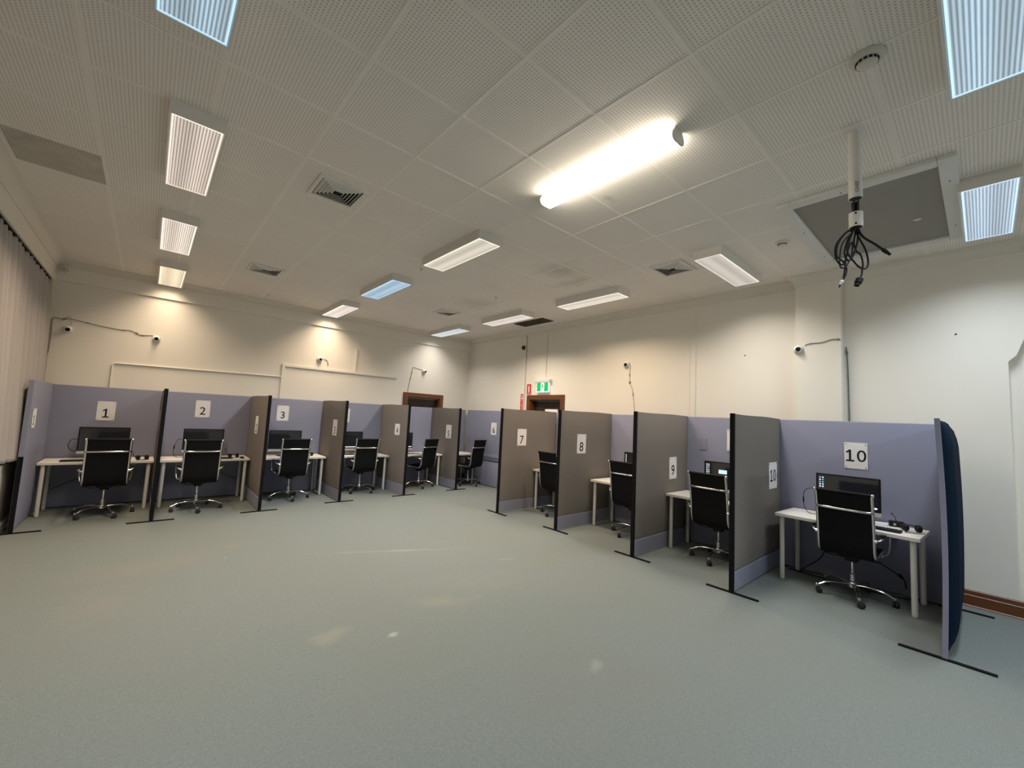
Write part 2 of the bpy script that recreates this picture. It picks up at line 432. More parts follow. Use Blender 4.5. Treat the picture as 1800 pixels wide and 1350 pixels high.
# brown timber skirting on the right wall, white skirting on the left wall
def skirting(name, pts, m, h, t):
    b = MB()
    for (x0, x1, y0, y1) in pts: b.box(x0, x1, y0, y1, 0, h)
    return b
prof = [(0, 0), (0.022, 0), (0.022, 0.105), (0.016, 0.112), (0.014, 0.150), (0.006, 0.160), (0, 0.160)]
b = MB()
for (ya, yb) in ((YF, 1.13), (1.60, 5.68), (6.79, YB)):
    b.prism([(XR-a, z) for a, z in prof], ya, yb, 'y')
b.prism([(6.30-a, z) for a, z in prof], 1.12, 1.61, 'y')
struct('baseboard_right', b, SKIRT)
b = MB(); b.prism([(YB-a, z) for a, z in prof], XL, 4.57, 'x'); b.prism([(YB-a, z) for a, z in prof], 5.67, XR, 'x'); struct('baseboard_back', b, SKIRT)
b = MB(); b.rbox(XL, XL+0.045, YF, YB, 0, 0.10, 0.008); struct('baseboard_left', b, mat('white_skirting', (0.72, 0.68, 0.6), 0.5))
# cover strip on the right wall and plaster conduits on the back wall belong to the setting
b = MB(); b.rbox(XR-0.018, XR, 2.975, 3.055, 0.16, 3.58, 0.004); struct('trim_2', b, CREAM)
b = MB(); b.rbox(XR-0.012, XR, 6.905, 6.925, 0.16, 3.58, 0.003); struct('trim_3', b, CREAM)

# doors
def door(name, lo, hi, top, ilo, ihi, itop, wall):
    b = MB()
    if wall == 'back':
        f = lambda a, c, d0, d1, z0, z1: b.box(a, c, YB-d1, YB-d0, z0, z1)
    else:
        f = lambda a, c, d0, d1, z0, z1: b.box(XR-d1, XR-d0, a, c, z0, z1)
    f(lo, ilo, -0.02, 0.03, 0, top); f(ihi, hi, -0.02, 0.03, 0, top); f(ilo, ihi, -0.02, 0.03, itop, top)
    f(ilo, ilo+0.025, -0.16, -0.0, 0, itop); f(ihi-0.025, ihi, -0.16, 0.0, 0, itop); f(ilo, ihi, -0.16, 0.0, itop-0.025, itop)
    o = struct(name, b, DOORW)
    b = MB()
    g = (lambda a, c, d0, d1, z0, z1, q: q.box(a, c, YB+d0, YB+d1, z0, z1)) if wall == 'back' else (lambda a, c, d0, d1, z0, z1, q: q.box(XR+d0, XR+d1, a, c, z0, z1))
    g(ilo+0.03, ihi-0.03, 0.10, 0.14, 0.01, itop-0.03, b)
    mid = (ilo+ihi)/2
    for z0, z1 in ((0.15, 0.9), (1.05, itop-0.15)):
        for a, c in ((ilo+0.12, mid-0.05), (mid+0.05, ihi-0.12)):
            g(a, c, 0.09, 0.10, z0, z1, b)
    obj('door_leaf', b, DARKW, o)
    b = MB()
    if wall == 'back': b.lathe([(0.02, 0), (0.02, 0.02), (0.01, 0.03), (0.01, 0.05), (0.026, 0.06), (0.026, 0.08), (0.012, 0.09)], 16, 'y', (ilo+0.10, YB+0.0, 1.0))
    else: b.lathe([(0.02, 0), (0.02, 0.02), (0.01, 0.03), (0.01, 0.05), (0.026, 0.06), (0.026, 0.08), (0.012, 0.09)], 16, 'x', (XR+0.0, ilo+0.10, 1.0))
    obj('door_knob', b, STEEL, o, smooth=True)
door('door_1', 4.57, 5.67, 2.15, 4.67, 5.57, 2.05, 'back')
door('door_2', 5.68, 6.79, 2.19, 5.78, 6.69, 2.09, 'right')

# ------------------------------------------------------------------ ceiling lights
def make_light(name, label, cx, cy, along, col, dcol, ds, power=POWER, spread=128, group='boxed fluorescent ceiling lights', lamp=True, dim=1.0):
    t = thing(name, label, 'ceiling light', (cx, cy, ROOMH), 0 if along == 'y' else PI/2, group)
    H = 0.10; hw, hl = 0.163, 0.625
    b = MB()
    b.box(-hw, -hw+0.012, -hl, hl, -H, 0); b.box(hw-0.012, hw, -hl, hl, -H, 0)
    b.box(-hw+0.012, hw-0.012, -hl, -hl+0.012, -H, 0); b.box(-hw+0.012, hw-0.012, hl-0.012, hl, -H, 0)
    b.box(-hw+0.012, hw-0.012, -hl+0.012, hl-0.012, -0.012, 0)
    obj('housing', b, WHITE, t)
    b = MB(); b.box(-hw+0.018, hw-0.018, -hl+0.018, hl-0.018, -H+0.002, -H+0.008)
    obj('diffuser', b, diffuser_material('diffuser_'+name, dcol, ds, along), t)
    L = bpy.data.lights.new('lamp', 'AREA'); L.shape = 'RECTANGLE'; L.size = 0.27; L.size_y = 1.18
    L.energy = power*dim; L.color = col; L.spread = math.radians(spread)
    lo = bpy.data.objects.new('lamp', L); C.objects.link(lo); lo.parent = t; lo.location = (0, 0, -H-0.004)
    return t
CW, WW = (0.42, 0.70, 0.92), (0.95, 0.80, 0.68)
make_light('ceiling_light', 'boxed ceiling light cut off by the top edge, blue-white, left of centre', 0.0, 2.06, 'y', COOL, (0.46, 0.74, 0.95), 0.80, spread=96, dim=0.32)
make_light('ceiling_light', 'large ribbed ceiling light with pinkish glow, nearest whole one above the left side', 0.09, 4.18, 'y', WARM2, (0.92, 0.76, 0.66), 0.85, spread=130, dim=0.7)
make_light('ceiling_light', 'ribbed warm ceiling light, middle of the left line of three', 0.09, 6.32, 'y', WARM, (1.0, 0.86, 0.76), 0.95, spread=144, dim=0.85)
make_light('ceiling_light', 'small yellowish ribbed ceiling light nearest the back wall, left line', 0.11, 8.43, 'y', WARM, (1.0, 0.84, 0.56), 1.05, spread=128, dim=0.36)
make_light('ceiling_light', 'ceiling light with creamy diffuser in the centre line, just left of the glaring batten', 2.70, 4.19, 'y', WARM2, (0.97, 0.88, 0.72), 0.95, spread=130, dim=0.9)
make_light('ceiling_light', 'ceiling light with sky-blue diffuser in the centre line', 2.69, 6.29, 'y', COOL, (0.36, 0.68, 0.98), 0.95, spread=142, dim=0.95)
make_light('ceiling_light', 'ceiling light with white diffuser at the back end of the centre line', 2.71, 8.42, 'y', WARM, (1.0, 0.90, 0.86), 0.98, spread=126, dim=0.5)
make_light('ceiling_light', 'long creamy ceiling light near the right wall, left of the square vent', 5.24, 4.15, 'y', WARM, (0.98, 0.90, 0.78), 0.98, spread=142, dim=0.82)
make_light('ceiling_light', 'pinkish white ceiling light beside the brown ceiling grille', 5.25, 6.26, 'y', WARM2, (1.0, 0.88, 0.82), 0.98, spread=134, dim=0.95)
make_light('ceiling_light', 'bluish white ceiling light closest to the far room corner', 5.23, 8.32, 'y', NEUT, (0.80, 0.92, 1.0), 0.98, spread=128, dim=0.38)
make_light('ceiling_light', 'ceiling light set crossways right of the square vent, by the right wall', 5.24, 2.03, 'x', NEUT, (0.90, 0.82, 0.74), 0.75, spread=140, dim=0.62)
make_light('ceiling_light', 'very large blue-white ceiling light cut off by the top right corner', 2.67, -0.08, 'x', COLD, (0.50, 0.76, 0.98), 0.85, spread=102, dim=0.42)
make_light('ceiling_light', 'blue-white ceiling light right of the white-framed hatch', 5.23, -0.08, 'x', COLD, (0.52, 0.74, 1.0), 0.85, spread=140, dim=0.6)
# two added fill lights, unseen behind the camera, brighten the room and divider faces
make_light('ceiling_light', 'added boxed fill light, unseen behind the camera over the right side', 4.0, -3.6, 'x', COLD, (0.52, 0.74, 1.0), 0.85, spread=172, dim=2.2)
make_light('ceiling_light', 'added boxed fill light, unseen behind the camera over the left side', 1.2, -2.2, 'x', COOL, (0.52, 0.74, 1.0), 0.85, spread=172, dim=0.06)

# the bright bare batten
t = thing('batten_light', 'glaring white bare batten light mounted across the perforated ceiling tiles', 'ceiling light', (2.57, 1.965, ROOMH))
b = MB(); b.rbox(-0.045, 0.045, -0.63, 0.63, -0.035, 0, 0.004)
obj('batten_body', b, WHITE, t)
for sg in (-1, 1): obj('end_cap', MB().prism([(-0.045, 0), (-0.070, -0.036), (-0.076, -0.060), (-0.068, -0.086), (-0.045, -0.097), (0.045, -0.097), (0.068, -0.086), (0.076, -0.060), (0.070, -0.036), (0.045, 0)], sg*0.6305-0.006, sg*0.6305+0.006, 'y'), WHITE, t)
b = MB(); b.prism([(-0.068, -0.036), (-0.074, -0.060), (-0.066, -0.084), (-0.045, -0.095), (0.045, -0.095), (0.066, -0.084), (0.074, -0.060), (0.068, -0.036)], -0.624, 0.624, 'y')
obj('batten_diffuser', b, mat('batten_glow', (0.8, 0.8, 0.75), 0.4, emit=(1.0, 0.90, 0.74), es=18.0), t, smooth=True)

# ------------------------------------------------------------------ ceiling fittings
def vent(label, cx, cy, s=0.40):
    t = thing('ceiling_vent', label, 'vent', (cx, cy, ROOMH), 0, 'square ceiling vents')
    h = s/2
    b = MB()
    for (x0, x1, y0, y1) in ((-h, h, -h, -h+0.035), (-h, h, h-0.035, h), (-h, -h+0.035, -h+0.035, h-0.035), (h-0.035, h, -h+0.035, h-0.035)):
        b.rbox(x0, x1, y0, y1, -0.018, 0, 0.003)
    obj('vent_frame', b, WHITE, t)
    b = MB(); b.box(-h+0.03, h-0.03, -h+0.03, h-0.03, -0.003, 0); obj('vent_backing', b, MESHD, t)
    for side in range(4):
        b = MB(); c, q = math.cos(side*PI/2), math.sin(side*PI/2)
        for k in range(5):
            r = h-0.045-k*0.028; w = r
            v = []
            for (px, py, pz) in ((-w, r, -0.004), (w, r, -0.004), (w-0.018, r-0.016, -0.022), (-w+0.018, r-0.016, -0.022), (-w, r-0.003, -0.004), (w, r-0.003, -0.004), (w-0.018, r-0.019, -0.022), (-w+0.018, r-0.019, -0.022)):
                v.append(b.b.verts.new((px*c-py*q, px*q+py*c, pz)))
            for f in ((0, 1, 2, 3), (7, 6, 5, 4), (0, 4, 5, 1), (3, 2, 6, 7), (1, 5, 6, 2), (0, 3, 7, 4)): b._f([v[i] for i in f])
        obj('vent_louvre', b, WHITE, t)
    return t
vent('square louvred ceiling vent nearest the camera, between the left and centre lights', 1.16, 3.95, 0.43)
vent('square louvred ceiling vent far back on the left, level with the second left light', 1.15, 7.06, 0.43)
vent('square louvred ceiling vent beside the crossways ceiling light', 4.93, 2.60, 0.43)
vent('small-looking square ceiling vent near the back, between centre and right lights', 4.30, 7.0, 0.40)
t = thing('ceiling_grille', 'dark brown rectangular air grille in the ceiling by the right wall', 'grille', (5.94, 6.21, ROOMH))
b = MB(); b.box(-0.17, 0.17, -0.43, 0.43, -0.006, 0); obj('grille_backing', b, BROWNG, t)
b = MB()
for k in range(24): b.box(-0.165, 0.165, -0.42+k*0.036, -0.412+k*0.036, -0.014, -0.004)
obj('grille_slats', b, BROWNG, t)
# hatch
t = thing('ceiling_hatch', 'grey ceiling hatch in a wide white frame above the hanging pole', 'hatch', (5.0, 0.63, ROOMH))
b = MB()
for (x0, x1, y0, y1) in ((-0.89, 0.89, -0.56, -0.46), (-0.89, 0.89, 0.46, 0.56), (-0.89, -0.79, -0.46, 0.46), (0.79, 0.89, -0.46, 0.46)): b.rbox(x0, x1, y0, y1, -0.035, 0, 0.006)
obj('hatch_frame', b, mat('hatch_frame_white', (0.66, 0.66, 0.64), 0.5), t)
b = MB(); b.box(-0.79, 0.79, -0.46, 0.46, -0.012, 0); obj('hatch_board', b, HATCHG, t)
b = MB(); b.lathe([(0.030, 0), (0.030, -0.006), (0.024, -0.010)], 20, 'z', (0.18, -0.28, -0.012)); obj('hatch_latch', b, mat('pale_plastic', (0.55, 0.53, 0.5), 0.4), t, smooth=True)
for (x, y) in ((-0.84, 0.1), (-0.2, 0.51), (0.6, 0.51), (0.84, 0.2), (-0.5, -0.51), (0.5, -0.51)): obj('frame_screw', MB().lathe([(0.006, 0), (0.006, -0.004)], 8, 'z', (x, y, -0.034)), DARKG, t)
# smoke detectors
def smoke(label, x, y, s):
    t = thing('smoke_detector', label, 'smoke detector', (x, y, ROOMH), 0, 'round ceiling smoke detectors')
    b = MB(); b.lathe([(0.078*s, 0), (0.080*s, -0.008*s), (0.074*s, -0.018*s), (0.055*s, -0.022*s), (0.050*s, -0.026*s), (0.046*s, -0.042*s), (0.036*s, -0.050*s), (0.01*s, -0.052*s)], 36)
    obj('detector_body', b, mat('detector_ivory', (0.66, 0.62, 0.54), 0.45), t, smooth=True)
    b = MB()
    for k in range(14):
        a = 2*PI*k/14; c, q = math.cos(a), math.sin(a)
        w = 0.0075*s
        pts = [(0.0515*s, -w, -0.028*s), (0.0515*s, w, -0.028*s), (0.0495*s, w, -0.040*s), (0.0495*s, -w, -0.040*s), (0.040*s, -w, -0.028*s), (0.040*s, w, -0.028*s), (0.040*s, w, -0.040*s), (0.040*s, -w, -0.040*s)]
        v = [b.b.verts.new((px*c-py*q, px*q+py*c, pz)) for px, py, pz in pts]
        for f in ((0, 1, 2, 3), (4, 7, 6, 5), (0, 4, 5, 1), (3, 2, 6, 7), (1, 5, 6, 2), (0, 3, 7, 4)): b._f([v[i] for i in f])
    obj('detector_slots', b, MESHD, t)
smoke('larger-looking smoke detector on the tile joint above the hanging pole', 2.74, 0.36, 1.0)
smoke('smoke detector between the crossways ceiling light and the hatch', 4.97, 1.38, 0.85)
for (x, y, lab) in ((4.27, 5.4, 'tiny white sprinkler head on the ceiling left of the long right-hand light'), (2.71, 5.16, 'tiny sprinkler head on the ceiling between creamy and sky-blue lights'), (1.48, 8.57, 'tiny sprinkler head on the ceiling left of the rearmost centre light')):
    t = thing('sprinkler_head', lab, 'sprinkler', (x, y, ROOMH), 0, 'tiny ceiling sprinkler heads')
    b = MB(); b.lathe([(0.035, 0), (0.033, -0.006), (0.012, -0.010)], 20); obj('rosette', b, WHITE, t, smooth=True)
    b = MB(); b.lathe([(0.010, -0.008), (0.008, -0.030), (0.018, -0.032), (0.018, -0.036), (0.004, -0.037)], 14); obj('nozzle', b, STEEL, t, smooth=True)
t = thing('motion_sensor', 'small round sensor tucked in the back left ceiling corner', 'sensor', (-1.10, 9.10, 3.53))
b = MB(); b.rbox(-0.05, 0.05, -0.05, 0.02, -0.06, 0.06, 0.012); obj('sensor_body', b, WHITE, t)
b = MB(); b.lathe([(0.04, -0.05), (0.036, -0.066), (0.02, -0.078), (0.002, -0.08)], 20, 'y'); obj('sensor_lens', b, mat('milky_lens', (0.5, 0.47, 0.4), 0.3), t, smooth=True)

# projector pole with its cables
t = thing('projector_pole', 'white pole hanging from the ceiling tiles in two pieces', 'pole', (3.40, 0.52, 0))
b = MB(); b.lathe([(0.034, ROOMH), (0.038, 3.217), (0.034, 3.217), (0.030, 3.24)], 28); obj('upper_tube', b, WHITE, t, smooth=True)
b = MB(); b.lathe([(0.038, 3.118), (0.038, 3.020), (0.033, 3.020)], 28); obj('lower_collar', b, WHITE, t, smooth=True)
b = MB(); b.lathe([(0.031, 3.218), (0.031, 3.217)], 20); obj('tube_mouth', b, MESHD, t)
b = MB(); b.lathe([(0.032, 3.0195), (0.032, 3.0185)], 20); obj('tube_mouth', b, MESHD, t)
b = MB(); b.rbox(-0.10, 0.13, -0.05, 0.05, ROOMH-0.010, ROOMH, 0.003); obj('ceiling_plate', b, WHITE, t)
b = MB()
dv = Vector((-3.4, -0.52, 0)).normalized(); side = Vector((-dv.y, dv.x, 0))
for zz in (3.105, 3.035):
    p = dv*0.0385 + Vector((0, 0, zz)); obj('collar_screw', MB().cyl(p - dv*0.002, p + dv*0.002, 0.006, 10), BLACK, t)
po = text_mesh('pole_mark', 'CHIEF', 0.030, mat('grey_print', (0.12, 0.12, 0.12), 0.6), parent=t)
zx = Vector((0, 0, 1)); nn = (dv + side*0.28).normalized()
mm = Matrix.Identity(4)
xa = zx; ya = nn.cross(xa)
for i in range(3): mm[i][0] = xa[i]; mm[i][1] = ya[i]; mm[i][2] = nn[i]
pp = nn*0.0382 + Vector((0, 0, 3.285))
for i in range(3): mm[i][3] = pp[i]
po.matrix_local = mm
# cables: drawn on the plane across the view through the pole, with some depth
RT = Vector((0.749, -0.661, 0)).normalized(); FW = Vector((0.661, 0.749, 0)).normalized()
def smoothpts(P, n=6):
    out = []
    P = [Vector(p) for p in P]
    for i in range(len(P)-1):
        p0 = P[max(i-1, 0)]; p1 = P[i]; p2 = P[i+1]; p3 = P[min(i+2, len(P)-1)]
        for j in range(n):
            u = j/n
            out.append(0.5*((2*p1) + (-p0+p2)*u + (2*p0-5*p1+4*p2-p3)*u*u + (-p0+3*p1-3*p2+p3)*u**3))
    out.append(P[-1]); return out
def pcab(name, label, pts, r, plug=None, m=BLACK, group='black cables hanging from the pole'):
    """pts (right, depth, z) metres from the pole axis"""
    base = Vector((3.40, 0.52, 0))
    W3 = [base + RT*a + FW*d + Vector((0, 0, z)) for a, d, z in pts]
    S = smoothpts(W3)
    o0 = S[0].copy()
    tt = thing(name, label, 'cable', o0, 0, group)
    b = MB(); b.tube([p-o0 for p in S], r, 8); obj('cord', b, m, tt, smooth=True)
    if plug:
        d = (S[-1]-S[-3]).normalized(); L, rr, mt = plug; e = S[-1]-o0
        b = MB(); b.tube([e-d*0.004, e, e+d*L*0.6, e+d*L*0.62, e+d*L], [r*1.2, rr, rr, rr*0.75, rr*0.75], 10); obj('plug', b, mt, tt, smooth=True)
    return tt
pcab('projector_cable', 'black cable looping widest to the left below the pole', [(-0.01, 0, 3.20), (-0.01, 0.0, 3.05), (-0.01, 0.0, 3.02), (-0.07, 0, 2.98), (-0.125, 0.01, 2.90), (-0.13, 0.01, 2.82), (-0.115, 0.0, 2.77), (-0.085, 0, 2.765), (-0.075, 0, 2.80)], 0.0055)
pcab('projector_cable', 'black cable ending in a white square plug at lower left', [(0.0, 0.01, 3.20), (0.0, 0.01, 3.03), (-0.05, 0.02, 2.99), (-0.105, 0.02, 2.91), (-0.115, 0.02, 2.83), (-0.085, 0.01, 2.79), (-0.068, 0, 2.74), (-0.075, 0, 2.69), (-0.095, 0, 2.655)], 0.005, (0.03, 0.011, mat('white_plug', (0.7, 0.7, 0.7), 0.4)))
pcab('projector_cable', 'thin black cable hanging lowest on the left with a bare end', [(0.005, -0.015, 3.20), (0.0, -0.015, 3.03), (-0.03, -0.02, 2.99), (-0.10, -0.01, 2.90), (-0.12, -0.01, 2.78), (-0.10, 0, 2.74), (-0.065, 0, 2.76), (-0.03, 0, 2.84), (-0.03, 0, 2.92), (-0.055, 0.01, 2.84), (-0.07, 0.01, 2.74), (-0.085, 0.01, 2.66), (-0.11, 0.01, 2.615)], 0.0045)
pcab('projector_cable', 'thick black cable sweeping out to the right with a long straight plug', [(0.01, 0.0, 3.20), (0.01, 0, 3.04), (0.02, 0, 2.995), (0.05, 0, 2.955), (0.11, -0.01, 2.91), (0.155, -0.02, 2.87)], 0.007, (0.055, 0.012, BLACK))
pcab('projector_cable', 'black cable looping widest to the right below the pole', [(0.0, 0.015, 3.20), (0.005, 0.015, 3.03), (0.03, 0.01, 2.95), (0.06, 0.0, 2.87), (0.075, 0, 2.79), (0.06, 0, 2.745), (0.02, 0, 2.75), (-0.02, 0, 2.79), (-0.06, 0, 2.85), (-0.045, 0, 2.93), (0.0, 0.01, 3.02)], 0.0055)
pcab('projector_cable', 'black cable ending in a heavy round plug below the others', [(0.012, 0.012, 3.20), (0.01, 0.01, 3.03), (0.0, 0.02, 2.93), (0.015, 0.02, 2.87), (0.035, 0.01, 2.84), (0.04, 0.0, 2.78), (0.035, 0, 2.735), (0.03, 0, 2.70), (0.018, 0, 2.672)], 0.0055, (0.05, 0.021, BLACK))
pcab('projector_cable', 'black cable looping straight down the middle under the collar', [(-0.005, 0.02, 3.20), (-0.005, 0.015, 3.03), (-0.03, 0.03, 2.95), (-0.055, 0.03, 2.86), (-0.04, 0.02, 2.80), (-0.005, 0.02, 2.84), (0.02, 0.015, 2.93), (0.02, 0.01, 3.0)], 0.006)

# ------------------------------------------------------------------ curtains on the left wall
def curtain(y0, y1, label):
    t = thing('curtain', label, 'curtain', (XL-0.045, (y0+y1)/2, 0), 0, 'grey pleated curtains along the left wall')
    L = y1-y0; n = int(L/0.018); zs = [0.88, 0.92, 1.2, 1.6, 2.0, 2.4, 2.8, 3.1, 3.26, 3.325]
    b = MB(); rows = []
    for i, zz in enumerate(zs):
        row = []
        for k in range(n+1):
            y = -L/2 + L*k/n
            ph = y*2*PI/0.21 + 1.1*math.sin(y*1.7) + (0.25*math.sin(y*9)*(3.3-zz)/2.4)
            amp = 0.030+0.020*(3.3-zz)/2.4
            x = amp*math.sin(ph) + 0.008*math.sin(ph*2.3+zz) + 0.10*((3.325-zz)/2.4)**0.8
            z = zz
            if i <= 1: z = zz + 0.012*math.sin(y*5.1) - 0.02*math.sin(y*1.3)
            if i == len(zs)-1: z = zz - 0.018*(1-math.sin(ph))*0.5
            row.append(b.b.verts.new((x, y, z)))
        rows.append(row)
    for i in range(len(zs)-1):
        for k in range(n): b._f([rows[i][k], rows[i][k+1], rows[i+1][k+1], rows[i+1][k]])
    o = obj('curtain_cloth', b, CURT, t, smooth=True)
    md = o.modifiers.new('thickness', 'SOLIDIFY'); md.thickness = 0.003
    b = MB(); k = -L/2+0.06
    while k < L/2:
        b.box(-0.012, 0.012, k-0.008, k+0.008, 3.315, 3.345); k += 0.21
    hk = obj('curtain_hooks', b, BLACK, t); hk['kind'] = 'stuff'
curtain(4.6, 8.95, 'long grey pleated curtain hanging on the left wall beside cubicle 1')
curtain(0.2, 4.5, 'grey pleated curtain nearest the camera on the left wall')
t = setp(obj('curtain_track', MB().box(XL-0.07, XL-0.02, 0.1, 9.0, 3.345, 3.36), BLACK), 'dark curtain track under the white pelmet of the left wall', 'curtain track')

# ------------------------------------------------------------------ partitions
PH = 1.82
def rounded_panel(b, L, T0, T1, z0, z1, bulge=0.0, side=1):
    pass
def divider(label, x, y, L, direction, other=None, edge=BLACKM, face=None, group='free-standing cubicle dividers', bow=0.0, kick=0.20, foot=0.50, rot=0.0, sag=0.0):
    """panel whose front end stands at (x, y) and runs away from the aisle: direction 'y' or 'x'.
    local: X runs along the panel from its front edge, Y = -0.5T..0.5T, the camera side is local 'cam'"""
    t = thing('partition_divider', label, 'partition', (x, y, 0), (PI/2 if direction == 'y' else 0)+rot, group)
    cs = 1 if direction == 'y' else -1          # camera-facing side in local Y
    T = 0.042 if face is None else 0.030
    fm = face or TAUPE; om = other or LILAC
    def skin(name, sgn, z0, m, puff):
        b = MB(); nx, nz = (14, 10) if face is None else (30, 24)
        grid = []
        for i in range(nx+1):
            col = []
            for j in range(nz+1):
                u = i/nx; v = j/nz
                px = 0.012 + (L-0.012)*u; pz = z0 + (PH-z0)*v
                # cushion: thins towards the rims
                e = min(u, 1-u)*L; e2 = min(v, 1-v)*(PH-z0)
                k = min(1.0, min(e, e2)/0.06); k = math.sqrt(max(0.0, 1-(1-k)**2))
                py = sgn*(0.004 + (T/2-0.004)*k + puff*min(1.0, math.sin(PI*u)*2.2)**0.7*min(1.0, math.sin(PI*v)*3.0)**0.6)
                if j == nz and 0 < i < nx: pz -= 0.004*math.sin(u*7)
                py += bow*math.sin(PI*v)
                col.append(b.b.verts.new((px, py, pz)))
            grid.append(col)
        for i in range(nx):
            for j in range(nz): b._f([grid[i][j], grid[i+1][j], grid[i+1][j+1], grid[i][j+1]])
        back = [[b.b.verts.new((v.co.x, 0.0+bow*math.sin(PI*jj/nz), v.co.z)) for jj, v in enumerate(c)] for c in grid]
        per = [(i, 0) for i in range(nx+1)] + [(nx, j) for j in range(1, nz+1)] + [(i, nz) for i in range(nx-1, -1, -1)] + [(0, j) for j in range(nz-1, 0, -1)]
        for q in range(len(per)):
            i, j = per[q]; i2, j2 = per[(q+1) % len(per)]
            b._f([grid[i][j], grid[i2][j2], back[i2][j2], back[i][j]])
        o = obj(name, b, m, t, smooth=True); return o
    skin('fabric_panel', cs, kick+0.005 if face is None else 0.012, fm, 0.0 if face is None else 0.055)
    skin('rear_fabric_panel', -cs, 0.012, om, 0.0)
    if face is None:
        b = MB(); b.rbox(0.012, L, (0.002 if cs > 0 else -0.019), (0.019 if cs > 0 else -0.002), 0.014, kick, 0.003); obj('kick_strip', b, KICK, t)
    # front edge strip, following any bow
    b = MB(); n = 14 if bow else 2
    prof = [(-0.012, -T/2-0.001), (0.014, -T/2-0.001), (0.014, T/2+0.001), (-0.012, T/2+0.001)]
    b.sweep([(p, q) for p, q in prof], lambda i: (lambda a, c: (a, c+bow*math.sin(PI*i/(n-1)), 0.008+(PH-0.006)*i/(n-1))), n)
    e = obj('edge_strip', b, edge, t)
    obj('floor_foot', MB().rbox(-0.022, 0.012, -foot/2, foot/2, 0, 0.012, 0.003), BLACKM, t)
    if face is not None: obj('floor_foot', MB().rbox(L-0.04, L-0.006, -foot/2, foot/2, 0, 0.012, 0.003), BLACKM, t)
    return t
YBP = 9.06     # back panels of the left row
LR = [(-1.065, 7.60, 1), (0.19, 7.55, 1), (1.475, 7.55, 1), (2.755, 7.70, 1), (4.04, 7.75, 1), (5.35, 7.84, 1)]
labs = ['partition panel at the far left end, beside the curtain, holding a number 1 sheet', 'divider between cubicles 1 and 2, seen almost edge-on', 'taupe divider between cubicles 2 and 3 with a number 2 sheet',
        'taupe divider between cubicles 3 and 4 with a number 3 sheet', 'taupe divider between cubicles 4 and 5 with a number 4 sheet', 'taupe divider between cubicles 5 and 6 with a number 5 sheet']
for (x, y, _), lb in zip(LR, labs):
    dv_ = divider(lb, x, y, YBP+0.011-y, 'y', edge=LILAC if x < -1 else BLACKM)
    if x < -1: obj('lower_edge_strip', MB().box(-0.0135, 0.002, -0.0225, 0.0205, 0.010, 0.90), BLACKM, dv_)
XBP = 6.14     # back panels of the right row
RR = [(4.735, 5.635), (4.80, 4.325), (4.73, 2.96), (4.63, 1.745)]
labs = ['taupe divider with a number 7 sheet, first of the right row', 'taupe divider with a number 8 sheet in the right row', 'tall-looking taupe divider with a number 9 sheet', 'grey divider with a number 10 sheet, left of cubicle 10']
for (x, y), lb in zip(RR, labs): divider(lb, x, y, XBP+0.001-x, 'x')
nav = divider('bowed end divider right of cubicle 10, navy padded outside and lilac edge', 4.70, 0.245, 1.50, 'x', other=LILAC, edge=LILAC, face=NAVY, bow=-0.02, foot=0.52)

def back_panel(label, a0, a1, wall, pos, z0=0.01, h=1.815, seam=None, group='lilac back panels behind the desks'):
    o = MB()
    cx = (a0+a1)/2; L = a1-a0
    t = thing('partition_back_panel', label, 'partition', (cx, pos, 0) if wall == 'y' else (pos, cx, 0), 0 if wall == 'y' else PI/2, group)
    b = MB(); b.rbox(-L/2, L/2, -0.018, 0.018, z0, h, 0.010, 3)
    if seam is not None: pass
    obj('fabric_panel', b, LILAC, t, smooth=True)
    for s in (-1, 1): obj('floor_foot', MB().rbox(s*(L/2-0.06)-0.02, s*(L/2-0.06)+0.02, -0.05, 0.05, 0, 0.012, 0.002), BLACKM, t)
    return t
xs = [-1.065, 0.19, 1.475, 2.755, 4.04, 5.35]
for i in range(5):
    back_panel('lilac-grey back panel behind the desk of cubicle %d' % (i+1), xs[i]+0.001, xs[i+1]-0.001, 'y', YBP+0.03)
back_panel('narrow lilac-grey back panel behind the desk of cubicle 6', 5.351, 6.365, 'y', YBP+0.03)
ys = [5.635, 4.325, 2.96, 1.745, 0.27]
for i in range(4):
    back_panel('lilac-grey back panel behind the desk of cubicle %d' % (i+7), ys[i+1]+0.001, ys[i]-0.001, 'x', XBP+0.02)
# side panel of cubicle 6, with a low rail
t = thing('partition_side_panel', 'lilac-grey side panel of cubicle 6 with number 6 sheet and low dark rail', 'partition', (6.345, 7.40, 0))
b = MB(); b.rbox(-0.018, 0.018, -1.55, 1.55, 0.62, 1.815, 0.01, 3); obj('fabric_panel', b, LILAC, t, smooth=True)
b = MB(); b.rbox(-0.022, 0.018, -1.55, 1.55, 0.01, 0.60, 0.01, 3); obj('lower_panel', b, LILAC, t, smooth=True)
b = MB(); b.rbox(-0.030, 0.0, -1.55, 1.55, 0.600, 0.622, 0.004); obj('rail', b, mat('dark_blue_rail', (0.07, 0.075, 0.10), 0.5), t)
b = MB(); b.rbox(-0.034, -0.016, -1.55, 1.55, 0.69, 0.76, 0.004); obj('upper_rail', b, KICK, t)

# patches and small fittings on the back panels
setp(obj('fabric_patch', MB().rbox(XBP-0.004, XBP+0.002, 2.66, 2.76, 1.34, 1.50, 0.001), KICK), 'small lilac-grey blanking plate on the back panel of cubicle 9', 'plate')
# paper on top of divider 7 region
setp(obj('folded_paper', MB().rbox(XR-0.03, XR-0.006, 5.84, 6.20, 1.60, 1.885, 0.002), PAPER), 'white paper notice in front of the right-hand doorway, only its top showing', 'paper')

